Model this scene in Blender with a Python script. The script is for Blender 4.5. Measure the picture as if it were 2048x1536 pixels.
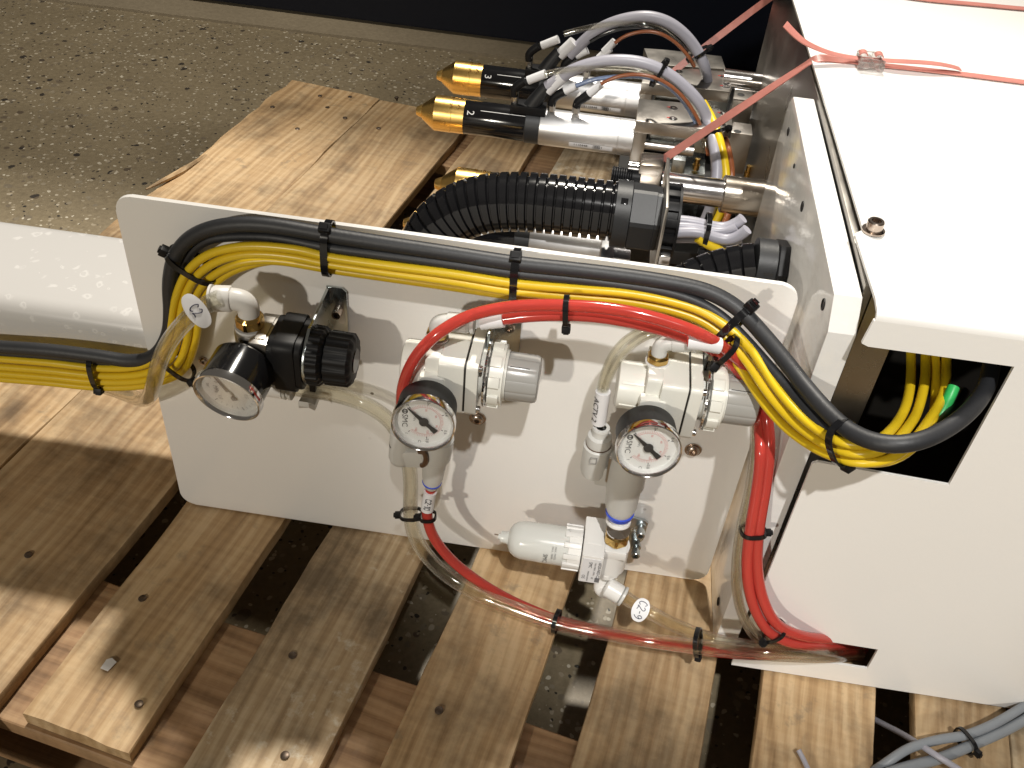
import bpy, bmesh, math, random
from mathutils import Vector, Matrix, Quaternion, noise

for o in list(bpy.data.objects):
    bpy.data.objects.remove(o)
random.seed(7)
S = bpy.context.scene
COL = S.collection
PI = math.pi

# ------------------------------------------------------------------ camera
# world: X along the mounting plate, Y away from the viewer, Z up; pallet deck at z = 0
FPX, CX, CY = 1930.0, 1024.0, 768.0
RX = Vector((0.9886774, 0.14058828, -0.05245887))    # world axes seen in camera (right, down, forward)
RY = Vector((0.13174354, -0.64588394, 0.75198243))
RZ = Vector((0.07183757, -0.75037915, -0.65709245))
CAM = Vector((0.23112335, -0.38916488, 0.4797352))
cd = bpy.data.cameras.new('camera')
cam = bpy.data.objects.new('camera', cd)
COL.objects.link(cam)
cd.sensor_fit = 'HORIZONTAL'
cd.sensor_width = 36.0
cd.lens = FPX / 2048.0 * 36.0
cd.clip_start = 0.01
cd.clip_end = 60.0
cam.matrix_world = Matrix(((RX.x, -RX.y, -RX.z, CAM.x), (RY.x, -RY.y, -RY.z, CAM.y),
                           (RZ.x, -RZ.y, -RZ.z, CAM.z), (0, 0, 0, 1)))
S.camera = cam

# ------------------------------------------------------------------ world and lamps (a dim hall with high lamps)
W = bpy.data.worlds.new('World')
S.world = W
W.use_nodes = True
bg = W.node_tree.nodes['Background']
bg.inputs['Color'].default_value = (1.0, 0.87, 0.70, 1)
bg.inputs['Strength'].default_value = 0.098
S.view_settings.view_transform = 'Standard'
S.view_settings.look = 'None'
S.view_settings.exposure = 0.0
S.view_settings.gamma = 1.0
S.cycles.caustics_reflective = False


def lamp(name, kind, target, direction, dist, energy, size, color, spot=None, blend=0.5):
    ld = bpy.data.lights.new(name, kind)
    ld.energy = energy
    ld.color = color
    lo = bpy.data.objects.new(name, ld)
    COL.objects.link(lo)
    d = Vector(direction).normalized()
    lo.location = Vector(target) + d * dist
    lo.rotation_euler = (-d).to_track_quat('-Z', 'Y').to_euler()
    if kind == 'AREA':
        ld.shape = 'DISK'
        ld.size = size
    else:
        ld.shadow_soft_size = size
    if kind == 'SPOT':
        ld.spot_size = spot
        ld.spot_blend = blend
    return lo


# high-bay lamp behind the machine: bright tops, shadows thrown towards the viewer
lamp('lamp_behind', 'AREA', (0.2, 0, 0), (-0.035, 0.47, 0.88), 4.0, 182.0, 0.24, (1.0, 0.935, 0.83))
# lamp above the viewer's right: lights the faces, shadows fall straight down the plate
lamp('lamp_front', 'SPOT', (0.395, 0.0, 0.304), (0.05, -0.56, 0.83), 3.2, 405.0, 0.04, (1.0, 0.975, 0.93), math.radians(10.6), 0.60)
# added fill spot, unseen: lifts the dark far floor and board ends
lamp('fill_floor', 'SPOT', (-0.36, 0.80, -0.09), (-0.05, -0.12, 0.99), 3.2, 270.0, 0.10, (1.0, 0.92, 0.80), math.radians(22), 0.9)
# weaker lamp at the left
lamp('lamp_left', 'AREA', (0.15, 0, 0.1), (-0.33, -0.86, 0.36), 4.0, 62.0, 0.14, (1.0, 0.93, 0.81))


# ------------------------------------------------------------------ pixel -> place on a plane of the scene
def ray(px, py):
    d = Vector(((px - CX) / FPX, (py - CY) / FPX, 1.0))
    return Vector((RX.dot(d), RY.dot(d), RZ.dot(d)))


def PY(px, py, y=0.0):
    r = ray(px, py)
    return CAM + r * ((y - CAM.y) / r.y)


def PZ(px, py, z=0.0):
    r = ray(px, py)
    return CAM + r * ((z - CAM.z) / r.z)


def PX(px, py, x=0.0):
    r = ray(px, py)
    return CAM + r * ((x - CAM.x) / r.x)


# ------------------------------------------------------------------ materials
def nt(name):
    m = bpy.data.materials.new(name)
    m.use_nodes = True
    return m, m.node_tree, m.node_tree.nodes['Principled BSDF']


def setp(b, **k):
    names = dict(base='Base Color', rough='Roughness', metal='Metallic', trans='Transmission Weight', ior='IOR',
                 coat='Coat Weight', coatr='Coat Roughness', spec='Specular IOR Level', sss='Subsurface Weight', aniso='Anisotropic')
    for a, v in k.items():
        if a == 'base':
            v = tuple(v) + (1,)
        b.inputs[names[a]].default_value = v


def N(t, kind, **k):
    n = t.nodes.new(kind)
    for a, v in k.items():
        if a.startswith('i_'):
            n.inputs[a[2:].replace('_', ' ')].default_value = v
        else:
            setattr(n, a, v)
    return n


def ramp(t, stops, src=None):
    n = t.nodes.new('ShaderNodeValToRGB')
    cr = n.color_ramp
    while len(cr.elements) < len(stops):
        cr.elements.new(0.5)
    for e, (p, c) in zip(cr.elements, stops):
        e.position = p
        e.color = tuple(c) + (1,) if len(c) == 3 else c
    if src is not None:
        t.links.new(src, n.inputs['Fac'])
    return n


def mat(name, base, rough=0.5, metal=0.0, var=0.0, vscale=40.0, bump=0.0, bscale=300.0, rvar=0.0, stretch=None, **k):
    m, t, b = nt(name)
    setp(b, base=base, rough=rough, metal=metal, **k)
    tc = N(t, 'ShaderNodeTexCoord')
    src = tc.outputs['Object']
    if stretch:
        mp = N(t, 'ShaderNodeMapping')
        mp.inputs['Scale'].default_value = stretch
        t.links.new(src, mp.inputs['Vector'])
        src = mp.outputs['Vector']
    if var or rvar:
        n = N(t, 'ShaderNodeTexNoise', i_Scale=vscale, i_Detail=5.0, i_Roughness=0.6)
        t.links.new(src, n.inputs['Vector'])
        if var:
            r = ramp(t, [(0.3, [c * (1 - var) for c in base]), (0.7, [min(1, c * (1 + var)) for c in base])], n.outputs['Fac'])
            t.links.new(r.outputs['Color'], b.inputs['Base Color'])
        if rvar:
            mr = N(t, 'ShaderNodeMapRange')
            mr.inputs['From Min'].default_value = 0.3
            mr.inputs['From Max'].default_value = 0.7
            mr.inputs['To Min'].default_value = max(0.02, rough - rvar)
            mr.inputs['To Max'].default_value = rough + rvar
            t.links.new(n.outputs['Fac'], mr.inputs['Value'])
            t.links.new(mr.outputs['Result'], b.inputs['Roughness'])
    if bump:
        n2 = N(t, 'ShaderNodeTexNoise', i_Scale=bscale, i_Detail=3.0)
        t.links.new(src, n2.inputs['Vector'])
        bp = N(t, 'ShaderNodeBump')
        bp.inputs['Strength'].default_value = bump
        bp.inputs['Distance'].default_value = 0.001
        t.links.new(n2.outputs['Fac'], bp.inputs['Height'])
        t.links.new(bp.outputs['Normal'], b.inputs['Normal'])
    return m


M = {}
def painted(name, base, rough):
    """powder coat: faint orange peel, slight patchiness, a few specks of dirt"""
    m = mat(name, base, rough, var=0.012, vscale=9, bump=0.06, bscale=420)
    t = m.node_tree
    b = t.nodes['Principled BSDF']
    tc = N(t, 'ShaderNodeTexCoord')
    vo = N(t, 'ShaderNodeTexVoronoi', feature='F1')
    vo.inputs['Scale'].default_value = 55.0
    t.links.new(tc.outputs['Object'], vo.inputs['Vector'])
    sep = N(t, 'ShaderNodeSeparateColor')
    t.links.new(vo.outputs['Color'], sep.inputs['Color'])
    near = ramp(t, [(0.045, (1, 1, 1)), (0.07, (0, 0, 0))], vo.outputs['Distance'])
    pick = ramp(t, [(0.86, (0, 0, 0)), (0.93, (1, 1, 1))], sep.outputs['Red'])
    mm = N(t, 'ShaderNodeMath', operation='MULTIPLY')
    t.links.new(near.outputs['Color'], mm.inputs[0])
    t.links.new(pick.outputs['Color'], mm.inputs[1])
    mx = N(t, 'ShaderNodeMix', data_type='RGBA')
    src = b.inputs['Base Color'].links[0].from_socket
    t.links.new(mm.outputs[0], mx.inputs[0])
    t.links.new(src, mx.inputs[6])
    mx.inputs[7].default_value = (0.22, 0.20, 0.17, 1)
    t.links.new(mx.outputs[2], b.inputs['Base Color'])
    return m


M['paint'] = painted('white_powder_coat', (0.79, 0.775, 0.75), 0.27)
M['paint_side'] = mat('glossy_white_coat', (0.74, 0.73, 0.71), 0.11, var=0.02, vscale=30, bump=0.12, bscale=220, spec=0.38)
M['plastic_white'] = mat('white_plastic', (0.73, 0.72, 0.70), 0.32, var=0.02, bump=0.03)
M['plastic_cream'] = mat('cream_plastic', (0.71, 0.705, 0.65), 0.30, var=0.03, bump=0.04, bscale=500)
M['plastic_grey'] = mat('mid_grey_plastic', (0.325, 0.32, 0.305), 0.24, var=0.03)
M['plastic_lgrey'] = mat('pale_grey_plastic', (0.56, 0.56, 0.54), 0.36, var=0.03)
M['black'] = mat('black_plastic', (0.008, 0.008, 0.009), 0.46, var=0.2, rvar=0.05, spec=0.22)
M['black_gloss'] = mat('glossy_black', (0.008, 0.008, 0.009), 0.12, rvar=0.04)
M['black_soft'] = mat('soft_black_plastic', (0.014, 0.015, 0.017), 0.48, var=0.15, bump=0.06, bscale=600)
M['rubber'] = mat('black_cable_jacket', (0.019, 0.020, 0.023), 0.5, var=0.15, bump=0.10, bscale=500)
M['yellow'] = mat('yellow_cable_jacket', (0.72, 0.50, 0.016), 0.33, var=0.05, bump=0.05, bscale=500)
M['grey_cable'] = mat('grey_cable_jacket', (0.23, 0.25, 0.275), 0.42, var=0.06)
M['lilac_cable'] = mat('light_grey_cable_jacket', (0.34, 0.335, 0.385), 0.38, var=0.04)
M['green'] = mat('green_sleeve', (0.03, 0.42, 0.10), 0.4, var=0.05)
M['brass'] = mat('brass', (0.62, 0.41, 0.14), 0.24, 1.0, var=0.10, vscale=120, rvar=0.08)
M['gold'] = mat('polished_brass_nozzle', (0.95, 0.62, 0.20), 0.27, 1.0, var=0.03, vscale=60, rvar=0.04)
M['steel'] = mat('ground_steel', (0.56, 0.53, 0.49), 0.33, 1.0, var=0.10, vscale=30, rvar=0.06)
M['steel_shaft'] = mat('bright_shaft_steel', (0.66, 0.64, 0.64), 0.16, 1.0, var=0.05, rvar=0.04)
M['steel_collar'] = mat('nickel_collar_steel', (0.56, 0.50, 0.43), 0.22, 1.0, var=0.06, rvar=0.05)
M['steel_sheet'] = mat('mill_steel_sheet', (0.36, 0.34, 0.31), 0.34, 1.0, var=0.22, vscale=14, rvar=0.12)
M['alu'] = mat('turned_aluminium', (0.66, 0.66, 0.67), 0.42, 1.0, var=0.02, vscale=25, rvar=0.03)
M['zinc'] = mat('zinc_plated_steel', (0.50, 0.54, 0.55), 0.26, 1.0, var=0.14, vscale=50, rvar=0.08)
M['cast'] = mat('die_cast_zinc', (0.50, 0.48, 0.45), 0.33, 1.0, var=0.16, vscale=90, rvar=0.08)
M['chrome'] = mat('chromed_rim', (0.78, 0.78, 0.80), 0.10, 1.0, rvar=0.03)
M['screw'] = mat('stainless_screw', (0.50, 0.42, 0.36), 0.26, 1.0, var=0.15, vscale=300)
M['dial'] = mat('dial_white', (0.76, 0.76, 0.74), 0.5)
M['ink'] = mat('black_ink', (0.02, 0.02, 0.022), 0.55)
M['ink_grey'] = mat('grey_ink', (0.16, 0.16, 0.17), 0.55)
M['ink_red'] = mat('red_ink', (0.55, 0.06, 0.05), 0.55)
M['ink_blue'] = mat('pen_ink', (0.012, 0.012, 0.05), 0.5)
M['ink_white'] = mat('white_ink', (0.82, 0.82, 0.82), 0.5)
M['label'] = mat('white_label', (0.72, 0.72, 0.74), 0.42, var=0.02)
M['blue'] = mat('blue_ring', (0.03, 0.07, 0.50), 0.35)
M['strap'] = mat('pink_polypropylene_strap', (0.52, 0.205, 0.17), 0.42, var=0.10, vscale=90, bump=0.18, bscale=700)
M['redmark'] = mat('red_paint_mark', (0.55, 0.04, 0.03), 0.4)
M['navy'] = mat('dark_navy_paint', (0.003, 0.0048, 0.012), 0.5, var=0.12, vscale=3, bump=0.02, spec=0.3)
M['dark_in'] = mat('dark_interior', (0.012, 0.011, 0.010), 0.6)  # for dark parts, and for shade painted inside holes and openings
M['rust'] = mat('brown_lever', (0.10, 0.055, 0.03), 0.35)
M['amber'] = mat('orange_air_tube', (0.36, 0.12, 0.05), 0.25, trans=0.3)
M['paper'] = mat('paper_scrap', (0.70, 0.68, 0.66), 0.7, var=0.06)
M['nail'] = mat('dull_nail_head', (0.15, 0.115, 0.09), 0.42, 0.8, var=0.3, vscale=300)


def clear_mat(name, tint, rough=0.03, ior=1.35, thru=0.75):
    """thin clear plastic: mostly straight through, with gloss and some bending of what lies behind"""
    m, t, b = nt(name)
    setp(b, base=tint, rough=rough, trans=1.0, ior=ior)
    tr = N(t, 'ShaderNodeBsdfTransparent')
    tr.inputs['Color'].default_value = tuple(tint) + (1,)
    mx = N(t, 'ShaderNodeMixShader')
    mx.inputs['Fac'].default_value = thru
    gl = N(t, 'ShaderNodeBsdfGlossy')
    gl.inputs['Roughness'].default_value = rough
    lw = N(t, 'ShaderNodeLayerWeight')
    lw.inputs['Blend'].default_value = 0.5
    pw = N(t, 'ShaderNodeMath', operation='POWER')
    pw.inputs[1].default_value = 3.5
    t.links.new(lw.outputs['Facing'], pw.inputs[0])
    fr = N(t, 'ShaderNodeMath', operation='MULTIPLY_ADD')
    fr.inputs[1].default_value = 0.75
    fr.inputs[2].default_value = 0.04
    t.links.new(pw.outputs[0], fr.inputs[0])
    mg = N(t, 'ShaderNodeMixShader')
    out = t.nodes['Material Output']
    t.links.new(b.outputs['BSDF'], mx.inputs[1])
    t.links.new(tr.outputs['BSDF'], mx.inputs[2])
    t.links.new(fr.outputs[0], mg.inputs['Fac'])
    t.links.new(mx.outputs['Shader'], mg.inputs[1])
    t.links.new(gl.outputs['BSDF'], mg.inputs[2])
    t.links.new(mg.outputs['Shader'], out.inputs['Surface'])
    return m


M['clear'] = clear_mat('clear_polyurethane', (0.980, 0.970, 0.918), 0.05, 1.30, 0.70)
M['lens'] = clear_mat('clear_gauge_lens', (0.985, 0.985, 0.985), 0.03, 1.1, 0.92)
M['buckle'] = clear_mat('frosted_clear_plastic', (0.95, 0.94, 0.93), 0.25, 1.4, 0.35)
M['bowl'] = mat('milky_bowl_plastic', (0.77, 0.78, 0.75), 0.18, sss=0.0, trans=0.25)


def red_tube():
    m, t, b = nt('red_polyurethane_tube')
    setp(b, base=(0.66, 0.075, 0.058), rough=0.13, trans=0.42, ior=1.45, coat=0.3)
    return m


M['red'] = red_tube()


def wood(name, dark, mid, light, stain=0.45, scuff=(0.13, 0.115, 0.09), force=0.55):
    m, t, b = nt(name)
    L = t.links
    tc = N(t, 'ShaderNodeTexCoord')
    oi = N(t, 'ShaderNodeObjectInfo')
    add = N(t, 'ShaderNodeVectorMath', operation='ADD')
    sc = N(t, 'ShaderNodeVectorMath', operation='SCALE')
    cmb = N(t, 'ShaderNodeCombineXYZ')
    L.new(oi.outputs['Random'], cmb.inputs['X'])
    L.new(oi.outputs['Random'], cmb.inputs['Y'])
    L.new(oi.outputs['Random'], cmb.inputs['Z'])
    L.new(cmb.outputs['Vector'], sc.inputs[0])
    sc.inputs['Scale'].default_value = 13.7
    L.new(tc.outputs['Object'], add.inputs[0])
    L.new(sc.outputs['Vector'], add.inputs[1])
    P = add.outputs['Vector']
    # warp so that the grain bends round knots
    w1 = N(t, 'ShaderNodeTexNoise', i_Scale=9.0, i_Detail=2.0)
    mpw = N(t, 'ShaderNodeMapping')
    mpw.inputs['Scale'].default_value = (1.0, 0.5, 1.0)
    L.new(P, mpw.inputs['Vector'])
    L.new(mpw.outputs['Vector'], w1.inputs['Vector'])
    wv = N(t, 'ShaderNodeVectorMath', operation='MULTIPLY_ADD')
    L.new(w1.outputs['Color'], wv.inputs[0])
    wv.inputs[1].default_value = (0.035, 0.0, 0.02)
    L.new(P, wv.inputs[2])
    # growth rings, long along Y
    mp = N(t, 'ShaderNodeMapping')
    mp.inputs['Scale'].default_value = (1.0, 0.045, 0.6)
    L.new(wv.outputs['Vector'], mp.inputs['Vector'])
    g1 = N(t, 'ShaderNodeTexNoise', i_Scale=95.0, i_Detail=4.0, i_Roughness=0.55)
    L.new(mp.outputs['Vector'], g1.inputs['Vector'])
    wave = N(t, 'ShaderNodeTexWave', wave_type='BANDS', bands_direction='X')
    wave.inputs['Scale'].default_value = 42.0
    wave.inputs['Distortion'].default_value = 7.0
    wave.inputs['Detail'].default_value = 2.0
    wave.inputs['Detail Scale'].default_value = 0.7
    L.new(mp.outputs['Vector'], wave.inputs['Vector'])
    # fine fibres
    mp2 = N(t, 'ShaderNodeMapping')
    mp2.inputs['Scale'].default_value = (1.0, 0.03, 1.0)
    L.new(P, mp2.inputs['Vector'])
    g2 = N(t, 'ShaderNodeTexNoise', i_Scale=700.0, i_Detail=3.0)
    L.new(mp2.outputs['Vector'], g2.inputs['Vector'])
    # blotches of weather and dirt
    bl = N(t, 'ShaderNodeTexNoise', i_Scale=16.0, i_Detail=6.0, i_Roughness=0.65)
    L.new(P, bl.inputs['Vector'])
    # band saw marks across the board
    mp3 = N(t, 'ShaderNodeMapping')
    mp3.inputs['Scale'].default_value = (0.06, 1.0, 0.1)
    L.new(P, mp3.inputs['Vector'])
    sw = N(t, 'ShaderNodeTexNoise', i_Scale=260.0, i_Detail=2.0)
    L.new(mp3.outputs['Vector'], sw.inputs['Vector'])

    def mixf(a, bb, f):
        n = N(t, 'ShaderNodeMix', data_type='FLOAT')
        n.inputs[0].default_value = f
        L.new(a, n.inputs[2])
        L.new(bb, n.inputs[3])
        return n.outputs[0]
    f = mixf(g1.outputs['Fac'], wave.outputs['Fac'], 0.16)
    f = mixf(f, g2.outputs['Fac'], 0.25)
    f = mixf(f, sw.outputs['Fac'], 0.14)
    cr = ramp(t, [(0.30, dark), (0.46, mid), (0.60, light), (0.75, [c * 1.08 for c in light])], f)
    # knots
    vo = N(t, 'ShaderNodeTexVoronoi', feature='F1')
    vo.inputs['Scale'].default_value = 9.0
    mp4 = N(t, 'ShaderNodeMapping')
    mp4.inputs['Scale'].default_value = (1.0, 0.62, 0.0)
    L.new(wv.outputs['Vector'], mp4.inputs['Vector'])
    L.new(mp4.outputs['Vector'], vo.inputs['Vector'])
    kn = ramp(t, [(0.05, (1, 1, 1)), (0.115, (0, 0, 0))], vo.outputs['Distance'])
    mk = N(t, 'ShaderNodeMix', data_type='RGBA')
    mk.inputs[7].default_value = tuple(c * 0.42 for c in dark) + (1,)
    kf = N(t, 'ShaderNodeMath', operation='MULTIPLY')
    kf.inputs[1].default_value = 0.75
    L.new(kn.outputs['Color'], kf.inputs[0])
    L.new(kf.outputs[0], mk.inputs[0])
    L.new(cr.outputs['Color'], mk.inputs[6])
    st = ramp(t, [(0.36, [1 - stain] * 3), (0.52, (1, 1, 1)), (0.70, (1.0, 0.97, 0.90))], bl.outputs['Fac'])
    mu = N(t, 'ShaderNodeMix', data_type='RGBA', blend_type='MULTIPLY')
    mu.inputs[0].default_value = 1.0
    L.new(mk.outputs[2], mu.inputs[6])
    L.new(st.outputs['Color'], mu.inputs[7])
    # dirty grey scuffs
    sn = N(t, 'ShaderNodeTexNoise', i_Scale=70.0, i_Detail=5.0, i_Roughness=0.7)
    L.new(P, sn.inputs['Vector'])
    sm = N(t, 'ShaderNodeMath', operation='MULTIPLY')
    L.new(sn.outputs['Fac'], sm.inputs[0])
    L.new(bl.outputs['Fac'], sm.inputs[1])
    sr = ramp(t, [(0.31, (0, 0, 0)), (0.40, (force, force, force))], sm.outputs[0])
    ms = N(t, 'ShaderNodeMix', data_type='RGBA')
    ms.inputs[7].default_value = tuple(scuff) + (1,)
    sf = N(t, 'ShaderNodeMath', operation='MULTIPLY')
    L.new(sr.outputs['Color'], sf.inputs[0])
    L.new(oi.outputs['Random'], sf.inputs[1])
    L.new(sf.outputs[0], ms.inputs[0])
    L.new(mu.outputs[2], ms.inputs[6])
    # every board a little different
    hv = N(t, 'ShaderNodeHueSaturation')
    mr = N(t, 'ShaderNodeMapRange')
    mr.inputs['To Min'].default_value = 0.86
    mr.inputs['To Max'].default_value = 1.12
    L.new(oi.outputs['Random'], mr.inputs['Value'])
    L.new(mr.outputs['Result'], hv.inputs['Value'])
    L.new(ms.outputs[2], hv.inputs['Color'])
    L.new(hv.outputs['Color'], b.inputs['Base Color'])
    b.inputs['Roughness'].default_value = 0.62
    bp = N(t, 'ShaderNodeBump')
    bp.inputs['Strength'].default_value = 0.55
    bp.inputs['Distance'].default_value = 0.0012
    L.new(f, bp.inputs['Height'])
    L.new(bp.outputs['Normal'], b.inputs['Normal'])
    return m


M['wood'] = wood('pallet_pine', (0.25, 0.150, 0.068), (0.43, 0.285, 0.148), (0.56, 0.405, 0.235))
M['wood_grey'] = wood('pallet_pine_scuffed_grey', (0.22, 0.145, 0.075), (0.40, 0.285, 0.165), (0.55, 0.43, 0.28), 0.55, (0.60, 0.53, 0.41), 1.6)
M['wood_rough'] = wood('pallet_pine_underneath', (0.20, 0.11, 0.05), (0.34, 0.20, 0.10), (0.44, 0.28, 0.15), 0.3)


def concrete(name, base, dark, stones=True):
    m, t, b = nt(name)
    L = t.links
    tc = N(t, 'ShaderNodeTexCoord')
    P = tc.outputs['Object']
    wn = N(t, 'ShaderNodeTexNoise', i_Scale=60.0, i_Detail=3.0)
    L.new(P, wn.inputs['Vector'])
    wv = N(t, 'ShaderNodeVectorMath', operation='MULTIPLY_ADD')
    L.new(wn.outputs['Color'], wv.inputs[0])
    wv.inputs[1].default_value = (0.008, 0.008, 0.0)
    L.new(P, wv.inputs[2])
    big = N(t, 'ShaderNodeTexNoise', i_Scale=5.0, i_Detail=6.0, i_Roughness=0.6)
    L.new(P, big.inputs['Vector'])
    fine = N(t, 'ShaderNodeTexNoise', i_Scale=170.0, i_Detail=5.0, i_Roughness=0.7)
    L.new(P, fine.inputs['Vector'])
    mf = N(t, 'ShaderNodeMix', data_type='FLOAT')
    mf.inputs[0].default_value = 0.6
    L.new(big.outputs['Fac'], mf.inputs[2])
    L.new(fine.outputs['Fac'], mf.inputs[3])
    col = ramp(t, [(0.36, dark), (0.64, base)], mf.outputs[0]).outputs['Color']
    if stones:
        for sc, wid, rnd in ((74.0, 0.40, 0), (140.0, 0.44, 1), (240.0, 0.48, 2)):
            vo = N(t, 'ShaderNodeTexVoronoi', feature='F1')
            vo.inputs['Scale'].default_value = sc
            L.new(wv.outputs['Vector'], vo.inputs['Vector'])
            sep = N(t, 'ShaderNodeSeparateColor')
            L.new(vo.outputs['Color'], sep.inputs['Color'])
            # stone size differs from cell to cell
            rad = N(t, 'ShaderNodeMath', operation='MULTIPLY')
            L.new(sep.outputs['Green'], rad.inputs[0])
            rad.inputs[1].default_value = wid
            dd = N(t, 'ShaderNodeMath', operation='SUBTRACT')
            L.new(rad.outputs[0], dd.inputs[0])
            L.new(vo.outputs['Distance'], dd.inputs[1])
            mk = ramp(t, [(0.0, (0, 0, 0)), (0.05, (1, 1, 1))], dd.outputs[0])
            pres = ramp(t, [(0.42, (0, 0, 0)), (0.44, (1, 1, 1))], sep.outputs['Red'])
            mm = N(t, 'ShaderNodeMath', operation='MULTIPLY')
            L.new(mk.outputs['Color'], mm.inputs[0])
            L.new(pres.outputs['Color'], mm.inputs[1])
            sc_col = ramp(t, [(0.0, (0.020, 0.018, 0.015)), (0.36, (0.035, 0.028, 0.022)), (0.42, (0.10, 0.075, 0.05)),
                              (0.66, (0.20, 0.17, 0.12)), (0.80, (0.34, 0.29, 0.21)), (0.93, (0.50, 0.46, 0.37))], sep.outputs['Blue'])
            mx = N(t, 'ShaderNodeMix', data_type='RGBA')
            L.new(mm.outputs[0], mx.inputs[0])
            L.new(col, mx.inputs[6])
            L.new(sc_col.outputs['Color'], mx.inputs[7])
            col = mx.outputs[2]
    L.new(col, b.inputs['Base Color'])
    b.inputs['Roughness'].default_value = 0.5
    bp = N(t, 'ShaderNodeBump')
    bp.inputs['Strength'].default_value = 0.2
    bp.inputs['Distance'].default_value = 0.001
    L.new(fine.outputs['Fac'], bp.inputs['Height'])
    L.new(bp.outputs['Normal'], b.inputs['Normal'])
    return m


M['concrete'] = concrete('exposed_aggregate_concrete', (0.245, 0.200, 0.128), (0.150, 0.120, 0.074))
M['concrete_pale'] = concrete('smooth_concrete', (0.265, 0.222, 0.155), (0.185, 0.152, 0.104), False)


def spotted_paint():
    m, t, b = nt('white_paint_with_dried_drops')
    L = t.links
    tc = N(t, 'ShaderNodeTexCoord')
    wn = N(t, 'ShaderNodeTexNoise', i_Scale=120.0, i_Detail=3.0)
    L.new(tc.outputs['Object'], wn.inputs['Vector'])
    wv = N(t, 'ShaderNodeVectorMath', operation='MULTIPLY_ADD')
    L.new(wn.outputs['Color'], wv.inputs[0])
    wv.inputs[1].default_value = (0.010, 0.010, 0.0)
    L.new(tc.outputs['Object'], wv.inputs[2])
    vo = N(t, 'ShaderNodeTexVoronoi', feature='F1')
    vo.inputs['Scale'].default_value = 150.0
    L.new(wv.outputs['Vector'], vo.inputs['Vector'])
    sep = N(t, 'ShaderNodeSeparateColor')
    L.new(vo.outputs['Color'], sep.inputs['Color'])
    dv = N(t, 'ShaderNodeMath', operation='DIVIDE')
    L.new(vo.outputs['Distance'], dv.inputs[0])
    L.new(sep.outputs['Green'], dv.inputs[1])
    r = ramp(t, [(0.20, (0.1, 0.1, 0.1)), (0.30, (0.75, 0.75, 0.75)), (0.42, (0.5, 0.5, 0.5)), (0.55, (0, 0, 0))], dv.outputs[0])
    pr = ramp(t, [(0.40, (0, 0, 0)), (0.44, (1, 1, 1))], sep.outputs['Red'])
    mm = N(t, 'ShaderNodeMath', operation='MULTIPLY')
    L.new(r.outputs['Color'], mm.inputs[0])
    L.new(pr.outputs['Color'], mm.inputs[1])
    mx = N(t, 'ShaderNodeMix', data_type='RGBA')
    L.new(mm.outputs[0], mx.inputs[0])
    mx.inputs[6].default_value = (0.63, 0.62, 0.61, 1)
    mx.inputs[7].default_value = (0.80, 0.79, 0.78, 1)
    L.new(mx.outputs[2], b.inputs['Base Color'])
    b.inputs['Roughness'].default_value = 0.33
    return m


M['spotted'] = spotted_paint()


# ------------------------------------------------------------------ mesh helpers
def frame(z, up=(0, 0, 1)):
    z = Vector(z).normalized()
    up = Vector(up)
    x = up.cross(z)
    if x.length < 1e-5:
        x = Vector((1, 0, 0)).cross(z)
        if x.length < 1e-5:
            x = Vector((0, 1, 0)).cross(z)
    x.normalize()
    y = z.cross(x)
    return x, y, z


def spline(pts, n=8):
    """Catmull-Rom through 3-D points, roughly even steps"""
    p = [Vector(q) for q in pts]
    if len(p) == 2:
        return [p[0].lerp(p[1], i / n) for i in range(n + 1)]
    p = [p[0] * 2 - p[1]] + p + [p[-1] * 2 - p[-2]]
    out = []
    for i in range(1, len(p) - 2):
        a, b, c, d = p[i - 1], p[i], p[i + 1], p[i + 2]
        for k in range(n):
            t = k / n
            t2, t3 = t * t, t * t * t
            out.append(0.5 * ((2 * b) + (c - a) * t + (2 * a - 5 * b + 4 * c - d) * t2 + (3 * b - a - 3 * c + d) * t3))
    out.append(p[-2])
    return out


def resample(path, step):
    out = [path[0].copy()]
    acc = 0.0
    for a, b in zip(path, path[1:]):
        L = (b - a).length
        pos = step - acc
        while pos <= L and L > 1e-9:
            out.append(a.lerp(b, pos / L))
            pos += step
        acc = L - (pos - step)
    return out


def smooth_path(path, k=2):
    for _ in range(k):
        path = [path[0]] + [(path[i - 1] + path[i] * 2 + path[i + 1]) / 4 for i in range(1, len(path) - 1)] + [path[-1]]
    return path


def rrect(w, h, r, n=4):
    pts = []
    for cx, cy, a0 in ((w / 2 - r, h / 2 - r, 0), (-w / 2 + r, h / 2 - r, PI / 2), (-w / 2 + r, -h / 2 + r, PI), (w / 2 - r, -h / 2 + r, 1.5 * PI)):
        for i in range(n + 1):
            a = a0 + PI / 2 * i / n
            pts.append((cx + r * math.cos(a), cy + r * math.sin(a)))
    return pts


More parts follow.
